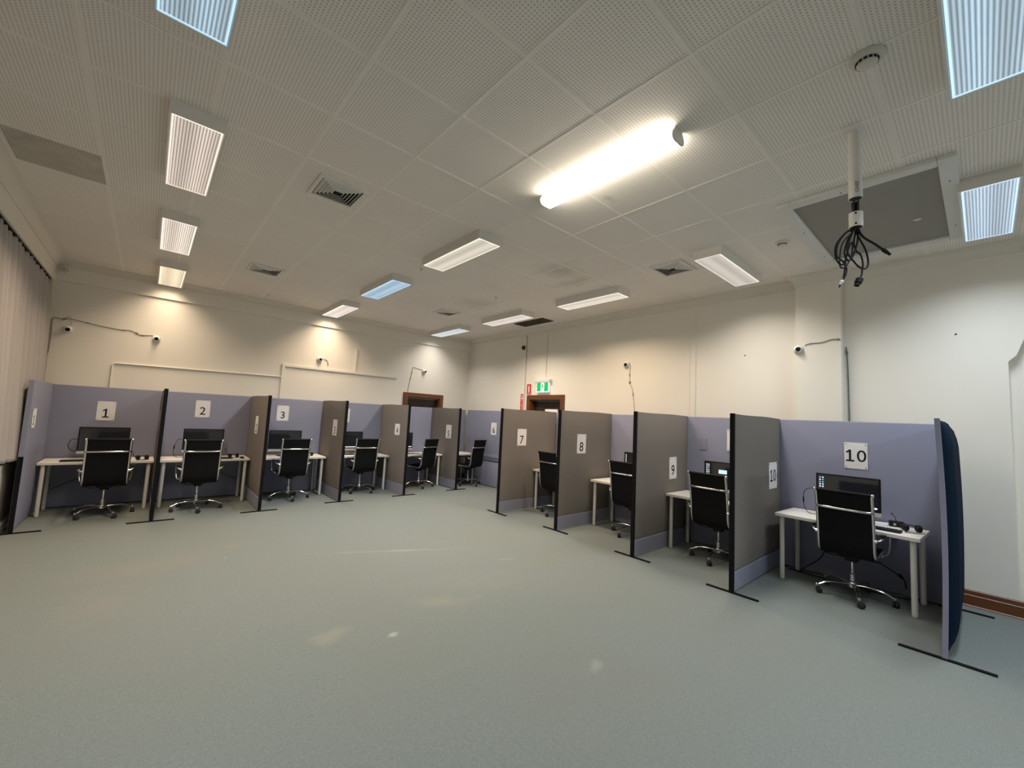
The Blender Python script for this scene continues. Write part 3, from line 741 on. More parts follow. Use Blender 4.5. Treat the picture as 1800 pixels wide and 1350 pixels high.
# ------------------------------------------------------------------ number sheets
def numeral(num, ts, parent):
    """printed figures; the figure one has a flag and a foot"""
    b = MB(); h = 0.72*ts; wd = 0.56*ts; x0 = -wd*len(num)/2
    for ch in num:
        cx = x0 + wd/2; e = 0.0003
        if ch == '1':
            st = 0.052*ts
            b.prism([(cx-st, -h/2+0.09*ts), (cx+st, -h/2+0.09*ts), (cx+st, h/2), (cx-st*0.6, h/2), (cx-0.21*ts, h/2-0.15*ts), (cx-0.16*ts, h/2-0.21*ts), (cx-st, h/2-0.13*ts)], -e, e, 'z')
            b.box(cx-0.20*ts, cx+0.20*ts, -h/2, -h/2+0.09*ts, -e, e)
        else:
            q = text_mesh('glyph', ch, ts, INK, e); me = q.data
            xs_ = [v.co.x for v in me.vertices]; ys_ = [v.co.y for v in me.vertices]
            mx, my = (min(xs_)+max(xs_))/2, (min(ys_)+max(ys_))/2
            t2 = bmesh.new(); t2.from_mesh(me); b.add(t2, Matrix.Translation((cx-mx, -my, 0))); t2.free()
            bpy.data.objects.remove(q); bpy.data.meshes.remove(me)
        x0 += wd
    return obj('numeral', b, INK, parent)
def sheet(num, pos, facing, tilt=0.0, label='', w=0.21, h=0.297, ts=0.19, dz=-0.02, curl=0.0012, squeeze=1.0):
    """facing: unit vector out of the sheet (horizontal)"""
    n = Vector((facing[0], facing[1], 0)).normalized(); up = Vector((0, 0, 1)); rt = up.cross(n)
    t = thing('number_sheet', label, 'sign', pos, 0, 'printed cubicle number sheets')
    mm = Matrix.Identity(4)
    for i in range(3): mm[i][0] = rt[i]; mm[i][1] = up[i]; mm[i][2] = n[i]; mm[i][3] = pos[i]
    t.matrix_world = mm @ Matrix.Rotation(tilt, 4, 'Z')
    b = MB(); nx, ny = 6, 8; g = []
    for i in range(nx+1):
        c = []
        for j in range(ny+1):
            u, v = i/nx-0.5, j/ny-0.5
            z = 0.0015 + curl*(abs(u)*2)**3*(0.5+abs(v)) + 0.0006*math.sin(7*u+5*v)
            c.append(b.b.verts.new((u*w, v*h, z)))
        g.append(c)
    for i in range(nx):
        for j in range(ny): b._f([g[i][j], g[i+1][j], g[i+1][j+1], g[i][j+1]])
    o = obj('paper', b, PAPER, t)
    md = o.modifiers.new('thickness', 'SOLIDIFY'); md.thickness = 0.0005; md.offset = -1
    q = numeral(num, ts, t); q.location = (0, dz, 0.0034); q.scale = (squeeze, 1, 1)
    for sx in (-1, 1):
        for sy in (-1, 1): obj('pin', MB().cyl((sx*(w/2-0.018), sy*(h/2-0.018), 0.003), (sx*(w/2-0.018), sy*(h/2-0.018), 0.007), 0.005, 8), PINM, t)
    return t
YS = YBP+0.010
sheet('1', (-0.465, YS, 1.447), (0, -1), 0.0, 'number 1 sheet on the back panel above the monitor of cubicle 1', dz=-0.035)
sheet('2', (0.748, YS, 1.543), (0, -1), 0.01, 'number 2 sheet on the back panel above the monitor of cubicle 2', dz=-0.035)
sheet('3', (2.015, YS, 1.527), (0, -1), 0.0, 'number 3 sheet on the back panel above the monitor of cubicle 3', dz=-0.035)
sheet('4', (3.21, YS, 1.535), (0, -1), 0.0, 'half-hidden number sheet on the back panel of cubicle 4', dz=-0.035)
sheet('10', (XBP+0.000, 0.98, 1.425), (-1, 0), 0.0, 'number 10 sheet pinned on the back panel above the monitor of cubicle 10', dz=0.0, ts=0.185)
sheet('9', (XBP+0.000, 2.28, 1.50), (-1, 0), 0.0, 'number sheet on the back panel of cubicle 9, only its left edge showing', dz=-0.03)
sheet('1', (-1.065+0.022, 7.865, 1.35), (1, 0), 0.0, 'number 1 sheet on the leftmost panel by the curtain', h=0.24, ts=0.17, w=0.23, dz=-0.02)
DX = 0.023
sheet('1', (0.19-DX, 8.26, 1.35), (-1, 0), 0.0, 'number 1 sheet on the divider between cubicles 1 and 2, seen edge-on', dz=-0.05)
sheet('2', (1.475-DX, 8.27, 1.32), (-1, 0), 0.02, 'number 2 sheet on the divider between cubicles 2 and 3', w=0.24, h=0.30, ts=0.20, dz=-0.055)
sheet('3', (2.755-DX, 8.18, 1.31), (-1, 0), 0.0, 'number 3 sheet on the divider between cubicles 3 and 4', w=0.24, h=0.30, ts=0.20, dz=-0.055)
sheet('4', (4.04-DX, 8.19, 1.30), (-1, 0), 0.02, 'number 4 sheet on the divider between cubicles 4 and 5', w=0.23, h=0.235, ts=0.19, dz=-0.02)
sheet('5', (5.35-DX, 8.24, 1.275), (-1, 0), 0.0, 'number 5 sheet on the divider between cubicles 5 and 6', w=0.23, h=0.31, ts=0.20, dz=-0.05)
sheet('6', (6.345-0.021, 7.81, 1.38), (-1, 0), 0.0, 'number 6 sheet on the side panel of cubicle 6', w=0.21, h=0.297, ts=0.20, dz=-0.03)
sheet('7', (5.215, 5.635-DX, 1.317), (0, -1), 0.0, 'number 7 sheet on the first divider of the right row', w=0.225, h=0.305, ts=0.21, dz=-0.045)
sheet('8', (5.315, 4.325-DX, 1.30), (0, -1), -0.01, 'number 8 sheet on the second divider of the right row', w=0.225, h=0.31, ts=0.21, dz=-0.045)
sheet('9', (5.68, 2.96-DX, 1.068), (0, -1), 0.02, 'number 9 sheet on the third divider of the right row', w=0.21, h=0.305, ts=0.20, dz=-0.03)
sheet('10', (5.81, 1.745-DX, 1.12), (0, -1), 0.0, 'number 10 sheet on the divider left of cubicle 10', w=0.29, h=0.315, ts=0.20, dz=0.0)

# ------------------------------------------------------------------ desks
def make_desk():
    t = thing('desk', 'white desk', 'desk')
    b = MB(); b.rbox(-0.60, 0.60, -0.30, 0.30, 0.696, 0.730, 0.003); obj('desktop', b, DESKW, t)
    for sx in (-1, 1):
        for sy in (-1, 1):
            b = MB(); b.lathe([(0.016, 0.0), (0.020, 0.004), (0.024, 0.02), (0.024, 0.690), (0.030, 0.696)], 20, 'z', (sx*0.545, sy*0.245, 0)); obj('leg', b, LEGW, t, smooth=True)
    return t
# x, y, rot(front faces local -Y), label
desks = [(-0.435, 8.735, 0.0, 'white desk of cubicle 1 at the left end'), (0.83, 8.73, 0.0, 'white desk of cubicle 2'), (2.102, 8.745, 0.0, 'white desk of cubicle 3'),
         (3.39, 8.745, 0.0, 'white desk of cubicle 4'), (4.72, 8.745, 0.0, 'white desk of cubicle 5'), (5.83, 8.72, 0.0, 'white desk of cubicle 6 in the far corner'),
         (5.83, 5.005, -PI/2, 'white desk of cubicle 7, mostly hidden'), (5.83, 3.66, -PI/2, 'white desk of cubicle 8, its left corner showing'), (5.79, 2.355, -PI/2, 'white desk of cubicle 9, its left corner showing'),
         (5.80, 1.005, -PI/2-0.05, 'white desk of cubicle 10, the nearest one')]
d0 = make_desk()
for i, (x, y, rz, lb) in enumerate(desks):
    d = d0 if i == 0 else copy_tree(d0)
    d.location = (x, y, 0); d.rotation_euler = (0, 0, rz); setp(d, lb, 'desk', 'white cubicle desks')
    if i == 5: d.scale = (0.76, 1, 1)
    if i == 8: d.scale = (0.96, 1, 1)

# ------------------------------------------------------------------ chairs
def side_profile():
    """(y, z) centre line of the sling: seat front to back top"""
    pts = [(0.265, 0.445), (0.24, 0.462), (0.15, 0.462), (0.0, 0.448), (-0.12, 0.440), (-0.20, 0.448), (-0.245, 0.49), (-0.262, 0.56), (-0.270, 0.66), (-0.285, 0.78), (-0.305, 0.89), (-0.325, 0.985), (-0.338, 1.045)]
    S = smoothpts([(0, a, c) for a, c in pts], 4); return [(p.y, p.z) for p in S]
SP = side_profile()
def sling(i0, i1, hw, th, ribs):
    b = MB(); sec = SP[i0:i1+1]; n = len(sec); A = []; B = []
    nx = 8
    for i, (y, z) in enumerate(sec):
        t = Vector((sec[min(i+1, n-1)][0]-sec[max(i-1, 0)][0], sec[min(i+1, n-1)][1]-sec[max(i-1, 0)][1])).normalized()
        nr = Vector((t.y, -t.x))     # towards the sitter / up
        if nr.y < 0 and abs(t.x) > abs(t.y): nr = -nr
        ra, rb = [], []
        for k in range(nx+1):
            u = k/nx*2-1; sag = 0.012*(1-u*u)
            rp = (0.004*abs(math.sin(i*PI/2*ribs)) if ribs else 0)
            ra.append(b.b.verts.new((u*hw, y+nr.x*(th/2-rp)-nr.x*sag, z+nr.y*(th/2-rp)-nr.y*sag)))
            rb.append(b.b.verts.new((u*hw, y-nr.x*(th/2)-nr.x*sag, z-nr.y*(th/2)-nr.y*sag)))
        A.append(ra); B.append(rb)
    for i in range(n-1):
        for k in range(nx):
            b._f([A[i][k], A[i][k+1], A[i+1][k+1], A[i+1][k]]); b._f([B[i][k+1], B[i][k], B[i+1][k], B[i+1][k+1]])
        b._f([A[i][0], A[i+1][0], B[i+1][0], B[i][0]]); b._f([A[i+1][nx], A[i][nx], B[i][nx], B[i+1][nx]])
    for k in range(nx):
        b._f([A[0][k+1], A[0][k], B[0][k], B[0][k+1]]); b._f([A[-1][k], A[-1][k+1], B[-1][k+1], B[-1][k]])
    return b
def make_chair():
    t = thing('office_chair', 'black leather office chair', 'chair')
    mid = next(i for i, (y, z) in enumerate(SP) if z > 0.49 and y < 0)
    obj('seat', sling(0, mid, 0.212, 0.030, 0.5), LEATHER, t, smooth=True)
    obj('backrest', sling(mid, len(SP)-2, 0.212, 0.024, 0.5), LEATHER, t, smooth=True)
    top = SP[-1]
    b = MB(); b.tube([(-0.218, top[0], top[1]), (-0.20, top[0], top[1]), (0.20, top[0], top[1]), (0.218, top[0], top[1])], [0.017, 0.020, 0.020, 0.017], 14, flat=(1.2, 0.85)); obj('head_roll', b, LEATHER, t, smooth=True)
    # chromed side rails follow the sling
    for s in (-1, 1):
        b = MB(); pts = [(s*0.222, y, z) for y, z in SP[::2]] + ([(s*0.222, SP[-1][0], SP[-1][1])] if (len(SP)-1) % 2 else [])
        b.tube(pts, 0.0150, 10, flat=(1.0, 1.0)); b.lathe([(0.016, -0.008), (0.018, 0), (0.016, 0.008)], 14, 'x', (s*0.232, top[0], top[1]))
        obj('side_rail', b, CHROME, t, smooth=True)
    # bowed cross bar behind the back
    zc = 0.885; yc = -0.304
    b = MB(); b.tube(smoothpts([(-0.228, yc, zc), (-0.20, yc-0.022, zc), (-0.10, yc-0.036, zc), (0.10, yc-0.036, zc), (0.20, yc-0.022, zc), (0.228, yc, zc)], 4), 0.0140, 10); obj('cross_bar', b, CHROME, t, smooth=True)
    b = MB(); b.tube([(-0.222, -0.19, 0.43), (0.222, -0.19, 0.43)], 0.010, 8); obj('under_bar', b, BLACK, t, smooth=True)
    b = MB(); b.tube([(-0.222, 0.13, 0.44), (0.222, 0.13, 0.44)], 0.010, 8); obj('under_bar', b, BLACK, t, smooth=True)
    # loop arms
    for s in (-1, 1):
        P = [(s*0.225, -0.268, 0.625), (s*0.262, -0.262, 0.635), (s*0.276, -0.22, 0.648), (s*0.276, -0.08, 0.662), (s*0.276, 0.08, 0.662), (s*0.276, 0.145, 0.640), (s*0.274, 0.155, 0.58), (s*0.270, 0.135, 0.50), (s*0.255, 0.08, 0.45), (s*0.225, 0.03, 0.448)]
        b = MB(); b.tube(smoothpts(P, 4), 0.0105, 10); b.cyl((s*0.222, -0.268, 0.625), (s*0.245, -0.268, 0.625), 0.020, 14)
        b.cyl((s*0.222, 0.03, 0.448), (s*0.24, 0.03, 0.448), 0.016, 12)
        a = obj('armrest', b, CHROME, t, smooth=True)
        b = MB(); b.rbox(s*0.276-0.020, s*0.276+0.020, -0.20, 0.10, 0.662, 0.682, 0.006); obj('arm_pad', b, BLACK, a)
    # tilt box, levers, column
    b = MB(); b.rbox(-0.085, 0.085, -0.13, 0.12, 0.385, 0.432, 0.012); b.rbox(-0.05, 0.05, -0.06, 0.06, 0.345, 0.390, 0.010); obj('tilt_mechanism', b, BLACK, t)
    b = MB(); b.tube(smoothpts([(0.05, -0.02, 0.395), (0.13, -0.03, 0.388), (0.20, -0.05, 0.395), (0.24, -0.06, 0.400)], 4), 0.005, 8); b.tube(smoothpts([(-0.05, -0.04, 0.395), (-0.12, -0.10, 0.385), (-0.18, -0.16, 0.41), (-0.21, -0.19, 0.43)], 4), 0.005, 8); obj('lever', b, BLACK, t, smooth=True)
    b = MB(); b.lathe([(0.026, 0.10), (0.026, 0.22), (0.020, 0.225), (0.014, 0.235), (0.014, 0.36)], 20); obj('gas_column', b, CHROME, t, smooth=True)
    b = MB(); b.lathe([(0.030, 0.085), (0.042, 0.095), (0.042, 0.135), (0.034, 0.145), (0.028, 0.15)], 24); hub = obj('hub', b, CHROME, t, smooth=True)
    for k in range(5):
        a = 2*PI*k/5 + PI/2*0 + math.radians(-90); c, s = math.cos(a), math.sin(a)
        P = [(0.03, 0.120), (0.10, 0.128), (0.18, 0.126), (0.25, 0.112), (0.30, 0.090), (0.325, 0.080)]
        S = smoothpts([(r*c, r*s, z) for r, z in P], 3); n = len(S)
        b = MB(); b.tube(S, [0.022-0.010*i/(n-1) for i in range(n)], 10, flat=(1.0, 0.62)); b.lathe([(0.014, 0.068), (0.016, 0.078), (0.015, 0.092), (0.008, 0.097)], 14, 'z', (0.325*c, 0.325*s, 0))
        leg = obj('leg', b, CHROME, t, smooth=True)
        # twin wheel caster, trailing a little
        wd = a + 0.9 + 0.5*k; wc, ws = math.cos(wd), math.sin(wd)
        ox, oy = 0.325*c + 0.016*wc, 0.325*s + 0.016*ws
        b = MB()
        for sg in (-1, 1):
            p0 = Vector((ox - ws*0.004*sg, oy + wc*0.004*sg, 0.0275)); p1 = Vector((ox - ws*0.024*sg, oy + wc*0.024*sg, 0.0275))
            b.tube([p0, p0.lerp(p1, 0.15), p0.lerp(p1, 0.85), p1], [0.022, 0.0272, 0.0272, 0.021], 16)
        b.rbox(ox-0.016, ox+0.016, oy-0.016, oy+0.016, 0.035, 0.062, 0.008)
        obj('caster', b, RUBBER, t, smooth=True)
    return t
c0 = make_chair()
chairs = [(-0.34, 8.28, 0.03, 'office chair with black back and chrome frame at the desk of cubicle 1'), (0.71, 8.15, 0.0, 'office chair with black back and chrome frame at the desk of cubicle 2'),
          (2.07, 8.40, -0.02, 'office chair with black back and chrome frame at the desk of cubicle 3'), (3.42, 8.52, -0.05, 'office chair with black back and chrome frame at the desk of cubicle 4'),
          (4.80, 8.56, 0.30, 'office chair in cubicle 5, turned so that its side shows'), (6.00, 8.32, 0.22, 'office chair in cubicle 6 beside the low-railed side panel'),
          (5.66, 5.05, -PI/2, 'office chair in cubicle 7, right part hidden by the number 8 divider'), (5.68, 3.55, -PI/2+0.02, 'office chair in cubicle 8, right part hidden by the number 9 divider'),
          (5.60, 2.27, -PI/2-0.03, 'office chair in cubicle 9, right edge hidden by the number 10 divider'), (5.64, 0.945, -PI/2-0.03, 'office chair at the nearest desk, cubicle 10')]
for i, (x, y, rz, lb) in enumerate(chairs):
    c = c0 if i == 0 else copy_tree(c0)
    c.location = (x, y, 0); c.rotation_euler = (0, 0, rz)
    if i == 0: c.scale = (1, 1, 1.035)
    setp(c, lb, 'chair', 'black leather and chrome office chairs')
spin = [22, 0, 0, 25, -30, -10, 5, -6, 5, 20]
for root in [o for o in C.objects if o.name.startswith('office_chair')]:
    k = int(root.name.split('.')[1]) if '.' in root.name else 0
    for ch in root.children:
        if ch.name.split('.')[0] in ('leg', 'caster', 'hub'): ch.rotation_euler = (0, 0, math.radians(spin[k]))

# ------------------------------------------------------------------ screens on the desks
def make_monitor():
    """all-in-one computer; local front faces -Y, origin on the desk"""
    t = thing('computer', 'all-in-one computer', 'computer')
    b = MB(); b.rbox(-0.28, 0.28, -0.012, 0.018, 0.125, 0.478, 0.006); obj('screen_housing', b, BLACK, t)
    b = MB(); b.box(-0.264, 0.264, -0.0135, -0.0115, 0.140, 0.463); obj('screen', b, SCREEN, t)
    b = MB(); b.rbox(-0.28, 0.28, -0.014, 0.018, 0.082, 0.124, 0.004); obj('chin', b, CHIN, t)
    b = MB(); b.rbox(-0.05, 0.05, 0.018, 0.045, 0.10, 0.30, 0.008); b.rbox(-0.035, 0.035, 0.035, 0.055, 0.004, 0.28, 0.006); obj('stand', b, CHIN, t)
    b = MB(); b.rbox(-0.12, 0.12, -0.10, 0.09, 0.0, 0.010, 0.004); obj('foot', b, BLACK, t)
    return t
m0 = make_monitor()
mons = [(-0.43, 8.80, 0.0, 'dark computer screen in cubicle 1 behind the chair back'), (0.785, 8.80, 0.0, 'computer in cubicle 2, its screen mirroring a dark shape'), (2.04, 8.80, 0.0, 'dark computer screen in cubicle 3, fully visible at the left'),
        (3.25, 8.80, 0.0, 'computer in cubicle 4 with a bright bar along the foot of the screen'), (4.43, 8.80, 0.0, 'computer in cubicle 5, only a narrow strip of screen showing'),
        (5.86, 3.57, -PI/2, 'computer in cubicle 8, a corner of its screen showing a column of icons'), (5.86, 2.29, -PI/2, 'computer in cubicle 9 with icons and a pale blue box on screen'), (5.86, 1.015, -PI/2, 'computer in cubicle 10 with two columns of icons at screen left')]
for i, (x, y, rz, lb) in enumerate(mons):
    q = m0 if i == 0 else copy_tree(m0)
    q.location = (x, y, 0.730); q.rotation_euler = (0, 0, rz); setp(q, lb, 'computer', 'all-in-one computers on the desks')
    if i in (3, 4):
        b = MB(); b.box(-0.255, 0.255, -0.0150, -0.0138, 0.150, 0.165); obj('task_bar', b, ICONW, q)
    if i >= 5:
        bw, bb = MB(), MB(); cols = 1 if i == 5 else 2
        rows = 8 if i == 5 else (6 if i == 6 else 12)
        for r in range(rows):
            for cidx in range(cols):
                if i == 7 and r > 9 and cidx == 1: continue
                X0 = -0.248 + cidx*0.026; Z0 = 0.440 - r*0.0255
                tb = bb if (i == 7 and r < 3 and (r+cidx) % 2 == 0) or (r % 5 == 2 and cidx == 1) else bw
                tb.box(X0, X0+0.014, -0.0150, -0.0138, Z0-0.013, Z0)
        obj('icons', bw, ICONW, q)
        if len(bb.b.faces): obj('blue_icons', bb, ICONB, q)
        if i == 6:
            b = MB(); b.box(-0.085, 0.02, -0.0150, -0.0138, 0.325, 0.375); obj('message_box', b, NOTICE, q)
        if i == 7:
            b = MB(); b.box(0.222, 0.25, -0.0150, -0.0138, 0.158, 0.175); obj('clock', b, ICONW, q)

def headset(x, y, z, rz, label):
    t = thing('headset', label, 'headset', (x, y, z), rz, 'black headsets on the desks')
    S = [(0.075*math.cos(a), 0.020+0.065*math.sin(a), 0.030+0.018*math.sin(a)) for a in [PI*k/12 for k in range(13)]]
    b = MB(); b.tube(S, 0.007, 8, flat=(1.6, 0.7)); obj('headband', b, BLACK, t, smooth=True)
    for s in (-1, 1):
        b = MB(); b.tube([(s*0.030, 0.01, 0.034), (s*0.038, 0.01, 0.034), (s*0.066, 0.01, 0.034), (s*0.075, 0.01, 0.034)], [0.026, 0.033, 0.033, 0.024], 18); obj('ear_cup', b, BLACK, t, smooth=True)
    b = MB(); b.tube(smoothpts([(-0.085, 0.0, 0.04), (-0.10, 0.05, 0.07), (-0.10, 0.09, 0.11), (-0.11, 0.12, 0.135)], 4), 0.0035, 7); b.tube([(-0.11, 0.12, 0.135), (-0.112, 0.127, 0.141)], 0.007, 8); obj('boom_microphone', b, BLACK, t, smooth=True)
    b = MB(); b.tube(smoothpts([(0.08, 0.01, 0.01), (0.02, -0.06, 0.005), (-0.06, -0.05, 0.005), (-0.10, -0.10, 0.005), (-0.02, -0.12, 0.005), (0.06, -0.08, 0.005)], 5), 0.003, 6); obj('headset_cord', b, BLACK, t, smooth=True)
headset(0.03, 8.62, 0.730, 0.3, 'black headset at the right end of the desk in cubicle 1')
headset(1.22, 8.66, 0.730, 0.1, 'black headset at the right end of the desk in cubicle 2')
headset(2.46, 8.72, 0.730, -0.2, 'black headset at the right end of the desk in cubicle 3')
headset(5.83, 0.50, 0.730, -PI/2+0.5, 'black headset with raised microphone at the right end of the cubicle 10 desk')
headset(5.72, 8.60, 0.730, 0.6, 'black headset on the desk in cubicle 6')
def keyboard(x, y, rz, label, m=BLACK, L=0.44):
    t = thing('keyboard', label, 'keyboard', (x, y, 0.730), rz, 'keyboards on the desks')
    b = MB(); b.rbox(-L/2, L/2, -0.065, 0.065, 0.002, 0.016, 0.004); obj('keyboard_base', b, m, t)
    b = MB()
    for r in range(5):
        for k in range(int(L/0.0245)-1):
            b.box(-L/2+0.018+k*0.0245, -L/2+0.037+k*0.0245, -0.055+r*0.022, -0.038+r*0.022, 0.015, 0.021)
    kk = obj('keys', b, RUBBER, t); kk['kind'] = 'stuff'
keyboard(5.64, 0.78, -PI/2-0.05, 'black keyboard on the cubicle 10 desk, right of the chair')
keyboard(-0.62, 8.56, 0.02, 'black keyboard on the cubicle 1 desk, left of the chair')
keyboard(0.96, 8.50, 0.05, 'black keyboard on the cubicle 2 desk, right of the chair')
keyboard(4.62, 8.58, 0.0, 'keyboard on the cubicle 5 desk', CHIN)
def mouse(x, y, rz, label):
    t = thing('computer_mouse', label, 'mouse', (x, y, 0.730), rz, 'computer mice on the desks')
    b = MB(); S = [(-0.052, 0.006), (-0.045, 0.022), (-0.02, 0.031), (0.015, 0.031), (0.042, 0.018), (0.050, 0.006)]
    b.tube([(0, a, 0.012) for a, r in S], [r for a, r in S], 14, flat=(1.0, 0.62)); 
    for v in b.b.verts: v.co.z = max(0.0, v.co.z)
    obj('mouse_body', b, BLACK, t, smooth=True)
    b = MB(); b.lathe([(0.006, -0.003), (0.0075, 0), (0.006, 0.003)], 12, 'x', (0, 0.025, 0.026)); obj('wheel', b, CHIN, t, smooth=True)
mouse(1.32, 8.50, 0.2, 'black mouse on the cubicle 2 desk by the headset')
mouse(5.66, 1.12, -PI/2, 'black mouse on the cubicle 10 desk, hidden behind the chair')
def papers(x, y, rz, label, w=0.21, h=0.297):
    o = obj('paper_sheets', MB().box(-w/2, w/2, -h/2, h/2, 0.0, 0.002).box(-w/2+0.02, w/2+0.03, -h/2+0.015, h/2+0.01, 0.002, 0.0035), PAPER, None, loc=(x, y, 0.730), rotz=rz)
    setp(o, label, 'paper')
papers(5.98, 0.72, 0.3, 'white papers on the cubicle 10 desk behind the keyboard')
papers(4.85, 8.72, 0.1, 'white papers on the desk left of the turned chair')
papers(5.62, 8.74, 0.2, 'white papers on the far corner desk')
t = thing('webcam', 'black boxy device beside the headset on the cubicle 10 desk', 'device', (5.97, 0.63, 0.730), 0.2)
b = MB(); b.rbox(-0.05, 0.05, -0.06, 0.06, 0.0, 0.055, 0.008); obj('device_body', b, BLACK, t)
b = MB(); b.cyl((-0.053, 0.02, 0.03), (-0.047, 0.02, 0.03), 0.012, 14); obj('device_button', b, CHIN, t)

# loose cables beside and below the desks
def cable(name, label, pts, r, m=BLACK, group=None, n=5, lump=None):
    S = smoothpts(pts, n); o0 = S[0].copy()
    t = thing(name, label, 'cable', o0, 0, group)
    b = MB(); b.tube([p-o0 for p in S], r, 7); obj('cord', b, m, t, smooth=True)
    if lump:
        for (i, L, rr) in lump:
            p = S[i]-o0; q = S[min(i+1, len(S)-1)]-o0; d = (q-p).normalized()
            b = MB(); b.tube([p-d*L/2, p-d*L*0.4, p+d*L*0.4, p+d*L/2], [rr*0.6, rr, rr, rr*0.6], 8); obj('connector', b, m, t, smooth=True)
    return t
cable('screen_cable', 'thin black cable with a lump hanging beside the nearest screen', [(5.87, 1.30, 1.02), (5.86, 1.36, 1.02), (5.86, 1.41, 0.98), (5.86, 1.42, 0.90), (5.86, 1.41, 0.80), (5.87, 1.36, 0.735), (5.9, 1.25, 0.735)], 0.0035, lump=[(16, 0.06, 0.008)])
cable('screen_cable', 'thin black cable with a lump hanging beside the screen that mirrors a dark shape', [(0.50, 8.82, 1.02), (0.45, 8.81, 1.03), (0.42, 8.80, 0.97), (0.40, 8.80, 0.88), (0.40, 8.80, 0.80), (0.45, 8.80, 0.735), (0.55, 8.8, 0.735)], 0.0035, lump=[(14, 0.06, 0.010)])
cable('screen_cable', 'short dark cable sticking out left of the cubicle 1 screen', [(-0.71, 8.82, 1.02), (-0.77, 8.81, 1.02), (-0.80, 8.80, 0.93), (-0.76, 8.80, 0.86), (-0.71, 8.82, 0.85)], 0.0045)
cable('floor_cable', 'black cable drooping under the cubicle 10 desk to the floor', [(6.05, 1.10, 0.70), (6.04, 1.2, 0.45), (6.02, 1.30, 0.22), (6.03, 1.42, 0.10), (5.98, 1.50, 0.02), (6.05, 1.55, 0.012)], 0.006)
cable('floor_cable', 'black cable under the cubicle 10 desk behind the chair base', [(6.06, 1.0, 0.50), (6.03, 0.85, 0.36), (6.03, 0.72, 0.28), (6.05, 0.60, 0.20), (6.06, 0.58, 0.10)], 0.006, lump=[(14, 0.05, 0.014)])
cable('floor_cable', 'black cable lying on the carpet along the back of cubicle 10', [(6.04, 1.62, 0.008), (6.00, 1.35, 0.008), (6.05, 1.05, 0.008), (5.98, 0.8, 0.008), (6.06, 0.5, 0.008)], 0.006)
cable('floor_cable', 'thin dark cable sloping down to the left under the leftmost desk', [(-0.40, 8.95, 0.62), (-0.58, 8.93, 0.48), (-0.78, 8.92, 0.38), (-0.92, 8.93, 0.30)], 0.005)
cable('floor_cable', 'thin dark cable sloping down to the right under the second desk from the curtain', [(0.95, 8.95, 0.55), (1.05, 8.93, 0.46), (1.2, 8.93, 0.38), (1.33, 8.95, 0.33)], 0.005)

# ------------------------------------------------------------------ things on the walls
def dome_camera(label, x, y, z, facing, look=(0, 0)):
    """facing: outward wall normal"""
    t = thing('security_camera', label, 'security camera', (x, y, z), math.atan2(facing[1], facing[0]), 'white dome cameras high on the walls')
    b = MB(); b.lathe([(0.056, 0.0), (0.058, 0.010), (0.054, 0.022), (0.030, 0.024)], 28, 'x'); obj('camera_base', b, WHITE, t, smooth=True)
    d = Vector((0.9, look[0], look[1])).normalized()
    c = Vector((0.030, 0, 0)); b = MB()
    tt = bmesh.new(); bmesh.ops.create_uvsphere(tt, u_segments=24, v_segments=14, radius=0.046)
    b.add(tt, Matrix.Translation(c)); tt.free(); obj('camera_ball', b, mat('camera_white', (0.78, 0.77, 0.74), 0.35), t, smooth=True)
    b = MB(); b.tube([c+d*0.030, c+d*0.047, c+d*0.049], [0.030, 0.026, 0.012], 20); obj('lens', b, BLACK, t, smooth=True)
dome_camera('dome camera nearest the curtain, high on the back wall', -1.00, YB, 2.66, (0, -1), (0.1, -0.3))
dome_camera('dome camera above cubicle 1, right end of the sagging cable', 0.02, YB, 2.68, (0, -1), (0.0, -0.1))
dome_camera('dome camera just above the long white trunking', 2.62, YB, 2.68, (0, -1), (0.2, -0.1))
dome_camera('dome camera above the doorway in the back wall', 5.08, YB, 2.70, (0, -1), (0.3, -0.15))
dome_camera('dome camera on the long right wall above cubicle 8', XR, 4.23, 2.72, (-1, 0), (0.35, -0.1))
dome_camera('dome camera on the pier of the right wall', 6.30, 1.57, 2.73, (-1, 0), (0.3, -0.05))
YC = YB-0.008; XC = XR-0.008
cable('camera_cable', 'brown cable running down the back wall by the curtain', [(-1.20+0.02, YC, 1.70), (-1.17, YC, 2.0), (-1.175, YC, 2.27), (-1.165, YC, 2.3), (-1.165, YC, 2.55), (-1.17, YC, 2.76), (-1.15, YC, 2.81), (-1.05, YC, 2.79)], 0.006, CABLEG, lump=[(10, 0.04, 0.010)])
cable('camera_cable', 'brown sagging cable strung between the two left dome cameras', [(-1.06, YC, 2.80), (-1.0, YC, 2.82), (-0.84, YC, 2.80), (-0.62, YC, 2.77), (-0.41, YC, 2.755), (-0.32, YC, 2.765), (-0.24, YC, 2.74), (-0.18, YC, 2.71), (-0.08, YC, 2.725), (0.0, YC, 2.725)], 0.005, CABLEG, lump=[(2, 0.05, 0.014), (11, 0.03, 0.009), (21, 0.04, 0.009), (31, 0.03, 0.014), (36, 0.04, 0.010)])
cable('camera_cable', 'short white lead of the leftmost dome camera', [(-1.06, YC, 2.82), (-1.0, YC, 2.86), (-0.97, YC, 2.80), (-0.965, YC, 2.72)], 0.0035, CABLEW)
cable('camera_cable', 'short curled lead beside the dome camera over the trunking', [(2.68, YC, 2.70), (2.76, YC, 2.68), (2.79, YC, 2.64), (2.80, YC, 2.58)], 0.005, CABLEG, lump=[(13, 0.03, 0.009)])
